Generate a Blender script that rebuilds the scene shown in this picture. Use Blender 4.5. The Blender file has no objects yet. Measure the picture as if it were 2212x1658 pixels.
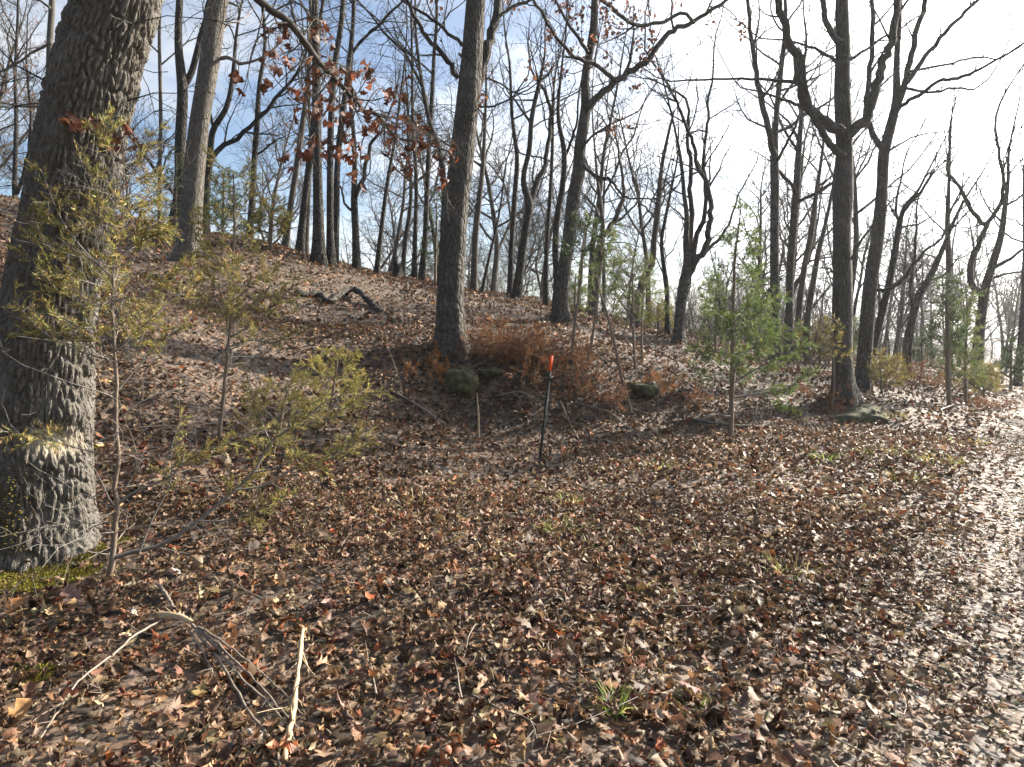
import bpy, math, numpy as np
from math import radians, sin, cos, tan, pi

# ------------------------------------------------------------------ camera, sky, sun, exposure
SC = bpy.context.scene
COL = SC.collection
PITCH, CAM_H = radians(3.96), 1.70
cam_data = bpy.data.cameras.new('camera')
cam_data.sensor_width = 36.0
cam_data.lens = 24.0
cam_data.clip_start = 0.05
cam_data.clip_end = 6000
cam = bpy.data.objects.new('camera', cam_data)
cam.location = (0, 0, CAM_H)
cam.rotation_euler = (pi / 2 - PITCH, 0, 0)
COL.objects.link(cam)
SC.camera = cam

SUN_AZ, SUN_EL = radians(57.0), radians(28.0)
SUN = np.array([sin(SUN_AZ) * cos(SUN_EL), cos(SUN_AZ) * cos(SUN_EL), sin(SUN_EL)])
world = bpy.data.worlds.new('World')
SC.world = world
world.use_nodes = True
wt = world.node_tree
for n in list(wt.nodes):
    wt.nodes.remove(n)


def wn(kind, **kw):
    n = wt.nodes.new(kind)
    for k, v in kw.items():
        setattr(n, k, v)
    return n


w_out = wn('ShaderNodeOutputWorld')
w_bg = wn('ShaderNodeBackground')
w_bg.inputs['Strength'].default_value = 0.06
w_sky = wn('ShaderNodeTexSky', sky_type='NISHITA', sun_disc=False, sun_elevation=SUN_EL, sun_rotation=SUN_AZ,
           air_density=1.0, dust_density=1.6, ozone_density=2.0, altitude=200)
# thin broken cloud, the same all round the sky: a noise veil that scatters the sky's own light
w_tc = wn('ShaderNodeTexCoord')
w_map = wn('ShaderNodeMapping')
w_map.inputs['Scale'].default_value = (1.5, 1.5, 4.0)
w_no = wn('ShaderNodeTexNoise')
w_no.inputs['Scale'].default_value = 1.7
w_no.inputs['Detail'].default_value = 7
w_no.inputs['Roughness'].default_value = 0.55
w_rmp = wn('ShaderNodeMapRange')
w_rmp.inputs['From Min'].default_value = 0.47
w_rmp.inputs['From Max'].default_value = 0.70
w_rmp.inputs['To Max'].default_value = 0.85
w_bw = wn('ShaderNodeRGBToBW')
w_gain = wn('ShaderNodeMath', operation='MULTIPLY_ADD')
w_gain.inputs[1].default_value = 1.5
w_gain.inputs[2].default_value = 2.4
w_mix = wn('ShaderNodeMixRGB')
# thin ice cloud scatters sunlight forward: brighter and thicker looking towards the sun
w_dot = wn('ShaderNodeVectorMath', operation='DOT_PRODUCT')
w_dot.inputs[1].default_value = tuple(SUN)
w_pos = wn('ShaderNodeMath', operation='MAXIMUM')
w_pos.inputs[1].default_value = 0.0
w_pow = wn('ShaderNodeMath', operation='POWER')
w_pow.inputs[1].default_value = 4.0
w_fwd = wn('ShaderNodeMath', operation='MULTIPLY_ADD')
w_fwd.inputs[1].default_value = 2.5
w_fwd.inputs[2].default_value = 1.0
w_lit = wn('ShaderNodeMath', operation='MULTIPLY')
w_cov = wn('ShaderNodeMath', operation='MULTIPLY_ADD', use_clamp=True)
w_cov.inputs[1].default_value = 0.75
L = wt.links.new
L(w_tc.outputs['Generated'], w_map.inputs['Vector'])
L(w_map.outputs['Vector'], w_no.inputs['Vector'])
L(w_no.outputs['Fac'], w_rmp.inputs['Value'])
L(w_sky.outputs['Color'], w_bw.inputs['Color'])
L(w_bw.outputs['Val'], w_gain.inputs[0])
L(w_tc.outputs['Generated'], w_dot.inputs[0])
L(w_dot.outputs['Value'], w_pos.inputs[0])
L(w_pos.outputs['Value'], w_pow.inputs[0])
L(w_pow.outputs['Value'], w_fwd.inputs[0])
L(w_fwd.outputs['Value'], w_lit.inputs[0])
L(w_gain.outputs['Value'], w_lit.inputs[1])
L(w_pow.outputs['Value'], w_cov.inputs[0])
L(w_rmp.outputs['Result'], w_cov.inputs[2])
L(w_cov.outputs['Value'], w_mix.inputs['Fac'])
L(w_sky.outputs['Color'], w_mix.inputs['Color1'])
L(w_lit.outputs['Value'], w_mix.inputs['Color2'])
L(w_mix.outputs['Color'], w_bg.inputs['Color'])
L(w_bg.outputs['Background'], w_out.inputs['Surface'])

sun_data = bpy.data.lights.new('sun', 'SUN')
sun_data.energy = 5.0
sun_data.angle = radians(0.6)
sun_data.color = (1.0, 0.89, 0.74)
sun = bpy.data.objects.new('sun', sun_data)
sun.location = (30, 40, 40)
from mathutils import Vector
sun.rotation_euler = Vector(SUN).to_track_quat('Z', 'Y').to_euler()
COL.objects.link(sun)

SC.view_settings.view_transform = 'Standard'
SC.view_settings.look = 'None'
SC.view_settings.exposure = 1.7
SC.view_settings.gamma = 1.0
SC.cycles.max_bounces = 6
SC.cycles.diffuse_bounces = 3
SC.cycles.glossy_bounces = 2
SC.cycles.transmission_bounces = 3
SC.cycles.transparent_max_bounces = 6
SC.cycles.volume_bounces = 0
SC.cycles.use_denoising = True

# ------------------------------------------------------------------ measuring: points of view in the photograph -> places
F, CX, CY = 1475.0, 1106.0, 829.0
cp, sp = cos(PITCH), sin(PITCH)


def ray(px, py):
    xc, yc = (px - CX) / F, (CY - py) / F
    return np.array([xc, cp + sp * yc, -sp + cp * yc])


def P(px, py, d):
    r = ray(px, py)
    return np.array([0, 0, CAM_H]) + r * (d / r[1])


def project(p):
    v = p - np.array([0, 0, CAM_H])
    f = v[..., 1] * cp - v[..., 2] * sp
    u = v[..., 1] * sp + v[..., 2] * cp
    return CX + F * v[..., 0] / f, CY - F * u / f, f


# ------------------------------------------------------------------ noise
def _h(i, j, k=0):
    n = (i * 374761393 + j * 668265263 + k * 2147483647) & 0xffffffff
    n = ((n ^ (n >> 13)) * 1274126177) & 0xffffffff
    return ((n ^ (n >> 16)) & 0xffffff) / float(0xffffff)


def vnoise(x, y, k=0):
    x = np.asarray(x, float); y = np.asarray(y, float)
    i = np.floor(x).astype(np.int64); j = np.floor(y).astype(np.int64)
    fx = x - i; fy = y - j
    fx = fx * fx * (3 - 2 * fx); fy = fy * fy * (3 - 2 * fy)
    a, b = _h(i, j, k), _h(i + 1, j, k)
    c, d = _h(i, j + 1, k), _h(i + 1, j + 1, k)
    return (a * (1 - fx) + b * fx) * (1 - fy) + (c * (1 - fx) + d * fx) * fy


def sstep(a, b, x):
    t = np.clip((x - a) / (b - a), 0, 1)
    return t * t * (3 - 2 * t)


# ------------------------------------------------------------------ terrain
def uv(x, y):
    return 0.6 * x + 0.8 * y, -0.8 * x + 0.6 * y


_tp = []
for u in (-12, -6, 0, 4, 8, 12, 16, 22, 30):
    for v in (-14, -7, -3.5, -1, 1.5, 4.5):
        vb = np.interp(u, [0, 3.8, 8.3, 11.4, 15.5, 23, 32], [8.8, 8.3, 7.2, 5.4, 2.6, 0.7, 0.2])
        if v < vb - 1.2:
            _tp.append((0.6 * u - 0.8 * v, 0.8 * u + 0.6 * v, -0.06 if v == -1 else (0.0 if v > -3 else -0.12 + 0.05 * (v + 3.5))))
for px, py, d in [
        (700, 905, 10), (1000, 950, 10.8), (1170, 1005, 9), (1300, 935, 11.6), (1400, 937, 11.9), (1578, 945, 11.5), (1700, 925, 12.6),
        (1870, 905, 14), (2050, 882, 16.3), (2150, 864, 18.3),
        (560, 760, 11.3), (700, 790, 11.6), (850, 790, 12), (975, 765, 12.8), (1100, 790, 12.6), (1250, 805, 12.8), (1400, 850, 13.2),
        (1500, 862, 13.4), (1650, 872, 14), (1760, 858, 15), (1830, 862, 15.0), (1930, 850, 17.2),
        (700, 862, 10.9), (850, 880, 11.2), (1000, 905, 11.6), (1100, 880, 11.8), (1250, 900, 12.0), (1400, 915, 12.4), (560, 830, 10.5), (350, 800, 9.6), (350, 715, 10.6), (1500, 925, 12.4), (1650, 925, 12.8), (1760, 915, 13.6),
        (700, 700, 14.5), (1100, 700, 17), (1400, 762, 18), (1600, 780, 21), (1750, 790, 22), (500, 650, 14), (740, 650, 16.5), (250, 560, 16),
        (60, 800, 8.5), (200, 900, 8), (330, 1000, 6.9), (90, 1185, 5.5), (450, 950, 8.3), (600, 1000, 8), (300, 1250, 4.8), (480, 930, 8.6),
        (-150, 1150, 5.4), (-200, 800, 7.5),
        (0, 430, 20), (330, 490, 21), (580, 530, 22), (720, 572, 22), (860, 600, 25), (1000, 625, 28), (1200, 657, 28), (1450, 735, 24),
        (1650, 752, 28), (1800, 775, 27), (2000, 800, 27), (2180, 835, 24),
        (425, 555, 16), (690, 570, 19), (1211, 692, 17.5), (1464, 737, 20)]:
    _tp.append(tuple(P(px, py, d)))
_tp += [(-40, 42, 5), (-20, 44, 4.2), (-3, 46, 2.4), (12, 46, 0.6), (26, 40, 0.0), (40, 38, -0.8), (-60, 2, 5), (-24, 6, 5.0), (-14, 9, 4.0), (-13, 3, 2.0),
        (0, 92, -2), (-60, 92, 0), (60, 92, -1.5), (80, 20, -2.5), (25, -25, -1), (-25, -22, 2), (0, -40, -0.5), (-90, 40, 3), (40, 10, -1.5)]
_tp = np.array(_tp)
_n = len(_tp)


def _phi(r2):
    return np.where(r2 > 1e-12, 0.5 * r2 * np.log(np.maximum(r2, 1e-12)), 0)


_K = _phi(((_tp[:, None, :2] - _tp[None, :, :2]) ** 2).sum(-1)) + np.eye(_n) * 0.02
_Q = np.c_[np.ones(_n), _tp[:, :2]]
_W = np.linalg.solve(np.block([[_K, _Q], [_Q.T, np.zeros((3, 3))]]), np.r_[_tp[:, 2], 0, 0, 0])


def terrain(x, y):
    x = np.atleast_1d(np.asarray(x, float)); y = np.atleast_1d(np.asarray(y, float))
    sh = x.shape
    x = x.ravel(); y = y.ravel()
    xc, yc = np.clip(x, -80, 80), np.clip(y, -38, 92)
    z = np.empty(len(x))
    for a in range(0, len(x), 20000):
        s = slice(a, a + 20000)
        r2 = (xc[s, None] - _tp[None, :, 0]) ** 2 + (yc[s, None] - _tp[None, :, 1]) ** 2
        z[s] = _phi(r2) @ _W[:_n] + _W[_n] + _W[_n + 1] * xc[s] + _W[_n + 2] * yc[s]
    out = np.hypot(x - xc, y - yc)
    far = -9 + 14 * (vnoise(x / 260, y / 260, 3) - 0.4)
    z = z + (far - z) * sstep(0, 160, out)
    u, v = uv(x, y)
    rough = sstep(1.0, 3.0, v)
    near = 1 - sstep(30, 60, np.hypot(x, y))
    z += near * ((vnoise(x * 0.9, y * 0.9, 1) - 0.5) * (0.05 + 0.09 * rough) + (vnoise(x * 2.3, y * 2.3, 2) - 0.5) * (0.02 + 0.035 * rough))
    # wheel ruts of the track
    z -= near * 0.05 * (np.exp(-((v + 0.55) / 0.28) ** 2) + np.exp(-((v + 2.3) / 0.28) ** 2))
    return z.reshape(sh)


def gz(x, y):
    return float(terrain(x, y)[0])


def hit(px, py, dmax=60):
    r = ray(px, py)
    t = np.linspace(2, dmax, 1200)
    x, y, z = r[0] * t, r[1] * t, CAM_H + r[2] * t
    below = np.nonzero(z < terrain(x, y))[0]
    k = below[0] if len(below) else len(t) - 1
    return np.array([x[k], y[k], gz(x[k], y[k])])


# ------------------------------------------------------------------ mesh helpers
def new_mesh(name, verts, faces, mats, smooth=True, attrs=None, mat_index=None):
    """faces: int array (n,3) or (n,4) or a list of such arrays"""
    if not isinstance(faces, list):
        faces = [faces]
    faces = [f for f in faces if len(f)]
    me = bpy.data.meshes.new(name)
    verts = np.ascontiguousarray(verts, dtype=np.float32)
    me.vertices.add(len(verts))
    me.vertices.foreach_set('co', verts.ravel())
    loops = np.concatenate([f.ravel() for f in faces]).astype(np.int32)
    tot = np.concatenate([np.full(len(f), f.shape[1], np.int32) for f in faces])
    start = np.concatenate([[0], np.cumsum(tot)[:-1]]).astype(np.int32)
    me.loops.add(len(loops))
    me.loops.foreach_set('vertex_index', loops)
    me.polygons.add(len(tot))
    me.polygons.foreach_set('loop_start', start)
    me.polygons.foreach_set('loop_total', tot)
    if smooth:
        me.polygons.foreach_set('use_smooth', np.ones(len(tot), bool))
    if mat_index is not None:
        me.polygons.foreach_set('material_index', np.asarray(mat_index, np.int32))
    for k, a in (attrs or {}).items():
        a = np.asarray(a, np.float32)
        if a.ndim == 1:
            at = me.attributes.new(k, 'FLOAT', 'POINT'); at.data.foreach_set('value', a)
        elif a.shape[1] == 4:
            at = me.attributes.new(k, 'FLOAT_COLOR', 'POINT'); at.data.foreach_set('color', a.ravel())
        else:
            at = me.attributes.new(k, 'FLOAT_VECTOR', 'POINT'); at.data.foreach_set('vector', a.ravel())
    for m in mats if isinstance(mats, (list, tuple)) else [mats]:
        me.materials.append(m)
    me.update(calc_edges=True)
    return me


def link(name, me, parent=None, loc=None):
    o = bpy.data.objects.new(name, me)
    COL.objects.link(o)
    if loc is not None:
        o.location = [float(c) for c in loc]
    if parent is not None:
        o.parent = parent
    return o


def tag(o, label=None, cat=None, group=None, kind=None):
    for k, v in (('label', label), ('category', cat), ('group', group), ('kind', kind)):
        if v:
            o[k] = v
    return o


def thing(name, label, cat, loc, group=None):
    return tag(link(name, None, None, loc), label, cat, group)


def copy_tree(o, parent=None):
    c = o.copy()
    COL.objects.link(c)
    c.parent = parent
    for ch in o.children:
        copy_tree(ch, c)
    return c


class Tubes:
    """collects tapering tubes; built as one mesh with a 'bk' attribute that runs along each tube"""
    def __init__(self):
        self.g = {}
        self.count = 0

    def add(self, pts, rad, sides):
        pts = np.asarray(pts, float)
        self.g.setdefault((len(pts), sides), []).append((pts, np.asarray(rad, float)))
        self.count += 1

    def arrays(self):
        V, Fc, B, off = [], [], [], 0
        for (n, s), lst in self.g.items():
            Pn = np.array([a for a, _ in lst]); R = np.array([b for _, b in lst])
            M = len(lst)
            T = np.gradient(Pn, axis=1)
            T /= np.linalg.norm(T, axis=2, keepdims=True) + 1e-12
            mean = T.mean(1)
            ref = np.eye(3)[np.argmin(np.abs(mean), axis=1)]
            A = np.cross(T, ref[:, None, :]); A /= np.linalg.norm(A, axis=2, keepdims=True) + 1e-9
            Bn = np.cross(T, A)
            th = np.arange(s) * 2 * pi / s
            v = Pn[:, :, None] + R[:, :, None, None] * (A[:, :, None] * np.cos(th)[None, None, :, None] + Bn[:, :, None] * np.sin(th)[None, None, :, None])
            ln = np.concatenate([np.zeros((M, 1)), np.cumsum(np.linalg.norm(np.diff(Pn, axis=1), axis=2), 1)], 1)
            r0 = R[:, :1, None] * np.ones((1, n, s))
            bk = np.stack([np.cos(th)[None, None] * r0, np.sin(th)[None, None] * r0, ln[:, :, None] * np.ones((1, 1, s)) + Pn[:, :1, :1] * 7], -1)
            V.append(v.reshape(-1, 3)); B.append(bk.reshape(-1, 3))
            i = np.arange(n - 1)[:, None] * s; k = np.arange(s)[None]; k2 = (k + 1) % s
            q = np.stack([i + k, i + k2, i + s + k2, i + s + k], -1).reshape(-1, 4)
            q = (np.arange(M)[:, None, None] * (n * s) + q[None]).reshape(-1, 4) + off
            Fc.append(q)
            off += M * n * s
        return np.concatenate(V), np.concatenate(Fc), np.concatenate(B)

    def build(self, name, mat, parent, origin):
        if not self.g:
            return None
        v, f, b = self.arrays()
        return link(name, new_mesh(name, v - origin, f, mat, attrs={'bk': b}), parent)


def resample(pts, n, cols=None):
    """smooth curve through pts (k,m), n samples even in arc length of first 3 columns"""
    pts = np.asarray(pts, float)
    if len(pts) == 2:
        t = np.linspace(0, 1, n)[:, None]
        return pts[0] * (1 - t) + pts[1] * t
    kt = np.r_[0, np.cumsum(np.maximum(np.linalg.norm(np.diff(pts[:, :3], axis=0), axis=1), 1e-6))]
    m = np.gradient(pts, kt, axis=0)
    out = []
    for i in range(len(pts) - 1):
        t = np.linspace(0, 1, 12, endpoint=False)[:, None]
        hlen = kt[i + 1] - kt[i]
        out.append((2 * t ** 3 - 3 * t ** 2 + 1) * pts[i] + (t ** 3 - 2 * t ** 2 + t) * hlen * m[i] + (3 * t ** 2 - 2 * t ** 3) * pts[i + 1] + (t ** 3 - t ** 2) * hlen * m[i + 1])
    out.append(pts[-1][None])
    o = np.vstack(out)
    s = np.r_[0, np.cumsum(np.linalg.norm(np.diff(o[:, :3], axis=0), axis=1))]
    tt = np.linspace(0, s[-1], n)
    return np.stack([np.interp(tt, s, o[:, k]) for k in range(o.shape[1])], 1)


# ------------------------------------------------------------------ materials
def material(name):
    m = bpy.data.materials.new(name)
    m.use_nodes = True
    nt = m.node_tree
    b = nt.nodes['Principled BSDF']
    return m, nt, b


def nd(nt, kind, ins=None, **kw):
    n = nt.nodes.new(kind)
    for k, v in kw.items():
        setattr(n, k, v)
    for k, v in (ins or {}).items():
        if hasattr(v, 'is_linked') or hasattr(v, 'links'):
            nt.links.new(v, n.inputs[k])
        else:
            n.inputs[k].default_value = v
    return n


def ramp(nt, fac, stops):
    r = nt.nodes.new('ShaderNodeValToRGB')
    e = r.color_ramp.elements
    while len(e) > 1:
        e.remove(e[-1])
    for i, (p, c) in enumerate(stops):
        el = e[0] if i == 0 else e.new(p)
        el.position = p
        el.color = (*c, 1)
    nt.links.new(fac, r.inputs['Fac'])
    return r.outputs['Color']


def bark(name, dark, light, cell=30.0, stretch=0.22, bump=0.6, patch=(0.20, 0.19, 0.17), patchy=0.35, dist=0.012):
    m, nt, b = material(name)
    at = nd(nt, 'ShaderNodeAttribute', attribute_name='bk')
    mp = nd(nt, 'ShaderNodeMapping', {'Vector': at.outputs['Vector'], 'Scale': (1, 1, stretch)})
    n0 = nd(nt, 'ShaderNodeTexNoise', {'Vector': mp.outputs['Vector'], 'Scale': cell * 0.6, 'Detail': 3.0})
    add = nd(nt, 'ShaderNodeMixRGB', {'Fac': 0.035, 'Color1': mp.outputs['Vector'], 'Color2': n0.outputs['Color']}, blend_type='LINEAR_LIGHT')
    vo = nd(nt, 'ShaderNodeTexVoronoi', {'Vector': add.outputs['Color'], 'Scale': cell}, feature='DISTANCE_TO_EDGE')
    n1 = nd(nt, 'ShaderNodeTexNoise', {'Vector': mp.outputs['Vector'], 'Scale': cell * 2.2, 'Detail': 5.0, 'Roughness': 0.65})
    n2 = nd(nt, 'ShaderNodeTexNoise', {'Vector': at.outputs['Vector'], 'Scale': 3.0, 'Detail': 4.0})
    h = nd(nt, 'ShaderNodeMapRange', {'Value': vo.outputs['Distance'], 'From Max': 0.22})
    hh = nd(nt, 'ShaderNodeMath', {0: n1.outputs['Fac'], 1: 0.7, 2: h.outputs['Result']}, operation='MULTIPLY_ADD')
    c1 = ramp(nt, n1.outputs['Fac'], [(0.25, dark), (0.75, light)])
    f2 = nd(nt, 'ShaderNodeMapRange', {'Value': n2.outputs['Fac'], 'From Min': 0.5, 'From Max': 0.72, 'To Max': patchy})
    c2 = nd(nt, 'ShaderNodeMixRGB', {'Fac': f2.outputs['Result'], 'Color1': c1, 'Color2': (*patch, 1)})
    nt.links.new(c2.outputs['Color'], b.inputs['Base Color'])
    b.inputs['Roughness'].default_value = 0.85
    b.inputs['Specular IOR Level'].default_value = 0.25
    bp = nd(nt, 'ShaderNodeBump', {'Height': hh.outputs['Value'], 'Strength': bump, 'Distance': dist})
    nt.links.new(bp.outputs['Normal'], b.inputs['Normal'])
    return m


def leafy(name, rough=0.5, trans=0.3, spec=0.5, vein=40.0):
    """colour of each leaf comes from its 'Col' attribute"""
    m, nt, b = material(name)
    at = nd(nt, 'ShaderNodeAttribute', attribute_name='Col')
    tc = nd(nt, 'ShaderNodeTexCoord')
    no = nd(nt, 'ShaderNodeTexNoise', {'Vector': tc.outputs['Object'], 'Scale': vein, 'Detail': 3.0})
    f = nd(nt, 'ShaderNodeMapRange', {'Value': no.outputs['Fac'], 'From Min': 0.3, 'From Max': 0.7, 'To Min': 0.7, 'To Max': 1.2})
    cc = nd(nt, 'ShaderNodeVectorMath', {0: at.outputs['Color'], 'Scale': f.outputs['Result']}, operation='SCALE')
    nt.links.new(cc.outputs['Vector'], b.inputs['Base Color'])
    b.inputs['Roughness'].default_value = rough
    b.inputs['Specular IOR Level'].default_value = spec
    bp = nd(nt, 'ShaderNodeBump', {'Height': no.outputs['Fac'], 'Strength': 0.35, 'Distance': 0.004})
    nt.links.new(bp.outputs['Normal'], b.inputs['Normal'])
    tr = nd(nt, 'ShaderNodeBsdfTranslucent', {'Color': cc.outputs['Vector']})
    mx = nd(nt, 'ShaderNodeMixShader', {'Fac': trans, 1: b.outputs['BSDF'], 2: tr.outputs['BSDF']})
    nt.links.new(mx.outputs['Shader'], nt.nodes['Material Output'].inputs['Surface'])
    return m


def plain(name, col, rough=0.7, noise=0.35, scale=30.0, bump=0.2, metallic=0.0):
    m, nt, b = material(name)
    tc = nd(nt, 'ShaderNodeTexCoord')
    no = nd(nt, 'ShaderNodeTexNoise', {'Vector': tc.outputs['Object'], 'Scale': scale, 'Detail': 5.0, 'Roughness': 0.6})
    lo = tuple(c * (1 - noise) for c in col); hi = tuple(min(1, c * (1 + noise)) for c in col)
    nt.links.new(ramp(nt, no.outputs['Fac'], [(0.3, lo), (0.7, hi)]), b.inputs['Base Color'])
    b.inputs['Roughness'].default_value = rough
    b.inputs['Metallic'].default_value = metallic
    bp = nd(nt, 'ShaderNodeBump', {'Height': no.outputs['Fac'], 'Strength': bump, 'Distance': 0.01})
    nt.links.new(bp.outputs['Normal'], b.inputs['Normal'])
    return m


def litter_ground(name, cols, scale, rough=0.75):
    m, nt, b = material(name)
    tc = nd(nt, 'ShaderNodeTexCoord')
    n0 = nd(nt, 'ShaderNodeTexNoise', {'Vector': tc.outputs['Object'], 'Scale': scale * 0.8, 'Detail': 2.0})
    wv = nd(nt, 'ShaderNodeMixRGB', {'Fac': 0.05, 'Color1': tc.outputs['Object'], 'Color2': n0.outputs['Color']}, blend_type='LINEAR_LIGHT')
    vo = nd(nt, 'ShaderNodeTexVoronoi', {'Vector': wv.outputs['Color'], 'Scale': scale})
    sep = nd(nt, 'ShaderNodeSeparateColor', {'Color': vo.outputs['Color']})
    c = ramp(nt, sep.outputs['Red'], [(i / (len(cols) - 1), k) for i, k in enumerate(cols)])
    big = nd(nt, 'ShaderNodeTexNoise', {'Vector': tc.outputs['Object'], 'Scale': 0.35, 'Detail': 5.0})
    g = nd(nt, 'ShaderNodeMapRange', {'Value': big.outputs['Fac'], 'From Min': 0.3, 'From Max': 0.7, 'To Min': 0.75, 'To Max': 1.2})
    cc = nd(nt, 'ShaderNodeVectorMath', {0: c, 'Scale': g.outputs['Result']}, operation='SCALE')
    nt.links.new(cc.outputs['Vector'], b.inputs['Base Color'])
    b.inputs['Roughness'].default_value = rough
    hh = nd(nt, 'ShaderNodeMath', {0: sep.outputs['Green'], 1: vo.outputs['Distance']}, operation='SUBTRACT')
    bp = nd(nt, 'ShaderNodeBump', {'Height': hh.outputs['Value'], 'Strength': 0.9, 'Distance': 0.03})
    nt.links.new(bp.outputs['Normal'], b.inputs['Normal'])
    return m


M = {}
M['oak'] = bark('oak_bark', (0.028, 0.024, 0.02), (0.115, 0.104, 0.088), cell=22, bump=1.0, dist=0.06)
M['oak_hero'] = bark('oak_bark_plated', (0.04, 0.035, 0.03), (0.17, 0.155, 0.13), cell=48, bump=0.8, patchy=0.5, dist=0.012)
M['grey'] = bark('pale_grey_bark', (0.065, 0.058, 0.05), (0.22, 0.20, 0.17), cell=34, stretch=0.12, bump=1.0, dist=0.06)
M['dark'] = bark('dark_bark', (0.018, 0.016, 0.014), (0.07, 0.063, 0.054), cell=26, bump=1.0, patchy=0.2, dist=0.06)
M['brown'] = bark('brown_bark', (0.03, 0.026, 0.021), (0.11, 0.096, 0.08), cell=34, bump=0.6)
M['twig'] = plain('grey_twig', (0.13, 0.115, 0.10), 0.6, scale=8)
M['stick'] = plain('weathered_stick', (0.16, 0.13, 0.10), 0.6, scale=25)
M['palestick'] = plain('pale_split_wood', (0.36, 0.27, 0.16), 0.6, scale=45, noise=0.3)
M['cedarbark'] = bark('cedar_bark', (0.10, 0.075, 0.055), (0.26, 0.20, 0.15), cell=90, stretch=0.08, bump=0.6, dist=0.004)
M['leaf'] = leafy('dry_leaf', 0.58, 0.22, 0.28)
M['hang'] = leafy('hanging_dry_leaf', 0.55, 0.35, 0.3)
M['cedar'] = leafy('cedar_scale_leaf', 0.6, 0.35, 0.2, vein=15)
M['grass'] = leafy('grass_blade', 0.45, 0.4, 0.4, vein=15)
M['moss'] = leafy('moss', 0.9, 0.25, 0.1, vein=60)
M['rock'] = plain('grey_stone', (0.30, 0.28, 0.25), 0.85, 0.4, scale=18, bump=0.6)
M['post'] = plain('dark_green_post_paint', (0.018, 0.024, 0.02), 0.45, 0.3, scale=40)
M['orange'] = plain('orange_post_paint', (0.85, 0.10, 0.02), 0.5, 0.15, scale=60)
M['ground'] = litter_ground('leaf_litter_soil', [(0.022, 0.016, 0.012), (0.045, 0.03, 0.02), (0.11, 0.072, 0.045), (0.07, 0.04, 0.022), (0.15, 0.11, 0.08)], 14)
M['track'] = litter_ground('track_dirt', [(0.035, 0.028, 0.02), (0.08, 0.065, 0.05), (0.055, 0.044, 0.032), (0.125, 0.105, 0.083)], 26, 0.95)

# ------------------------------------------------------------------ ground and track
def axis(n, lim, k):
    t = np.linspace(-1, 1, n)
    return np.sinh(t * k) / math.sinh(k) * lim


gx, gy = axis(221, 3000, 8.3), axis(221, 3000, 8.3) + 8.0
GX, GY = np.meshgrid(gx, gy, indexing='ij')
GZ = terrain(GX.ravel(), GY.ravel())
gi = np.arange(220)[:, None] * 221 + np.arange(220)[None]
gq = np.stack([gi, gi + 221, gi + 222, gi + 1], -1).reshape(-1, 4)
ground = tag(link('ground', new_mesh('ground', np.c_[GX.ravel(), GY.ravel(), GZ], gq, M['ground'])), 'wooded slope covered in brown fallen leaves', None, kind='structure')

tu = np.r_[np.linspace(-8, 34, 170)]
tv = np.linspace(-2.9, 0.15, 26)
TU, TV = np.meshgrid(tu, tv, indexing='ij')
edge = (vnoise(TU * 0.8, TU * 0 + 5, 9) - 0.5) * 0.7 * np.where(TV > -1.4, 1, -1) * sstep(0, 1.4, np.abs(TV + 1.4))
TVe = TV + edge
tx, ty = 0.6 * TU - 0.8 * TVe, 0.8 * TU + 0.6 * TVe
tz = terrain(tx.ravel(), ty.ravel()) + 0.012 - 0.05 * (np.abs(TV.ravel() + 1.375) > 1.5)
ti = np.arange(169)[:, None] * 26 + np.arange(25)[None]
tq = np.stack([ti, ti + 26, ti + 27, ti + 1], -1).reshape(-1, 4)
track = tag(link('dirt_track', new_mesh('dirt_track', np.c_[tx.ravel(), ty.ravel(), tz], tq, M['track'])), 'pale worn dirt track with crushed leaves', None, kind='structure')


# ------------------------------------------------------------------ growth of branches
UP = np.array([0, 0, 1.0])


def unit(v):
    return v / (np.linalg.norm(v) + 1e-12)


def side_dir(d, ang, rng):
    a = unit(np.cross(d, rng.normal(size=3)))
    return unit(d * cos(ang) + a * sin(ang))


NPT = (8, 6, 4, 3, 3)
SID = (6, 4, 3, 3, 3)
RATE = (2.2, 4.0, 8.0, 8.0)


def grow(T, p, d, Ln, r, lev, rng, maxlev=3, up=0.10, wander=0.22, dens=1.0, rmin=0.0035, tips=None):
    n = NPT[lev]
    pts = [p]
    seg = Ln / (n - 1)
    dirs = [d]
    for i in range(n - 1):
        d = d + rng.normal(0, wander, 3)
        d[2] += up * (1.0 if lev < 2 else 0.6)
        d = unit(d)
        dirs.append(d)
        pts.append(pts[-1] + d * seg)
    pts = np.array(pts)
    rad = np.maximum(r * np.linspace(1, 0.28, n), rmin)
    T.add(pts, rad, SID[lev])
    if tips is not None and lev >= 2:
        tips.append((pts[-1], d))
    if lev >= maxlev:
        return
    k = max(2, int(round(dens * RATE[lev] * Ln + rng.random() - 0.3)))
    for j in range(min(k, 16)):
        t = 0.18 + 0.82 * (j + rng.random()) / k
        i = min(int(t * (n - 1)), n - 2)
        fr = t * (n - 1) - i
        q = pts[i] * (1 - fr) + pts[i + 1] * fr
        cl = Ln * rng.uniform(0.28, 0.6) * (1.15 - 0.55 * t)
        cr = max(rmin, min(rad[i] * rng.uniform(0.4, 0.65), cl * 0.022))
        grow(T, q, side_dir(dirs[i], rng.uniform(0.5, 1.15), rng), cl, cr, lev + 1, rng, maxlev, up, wander, dens, rmin, tips)


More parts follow.
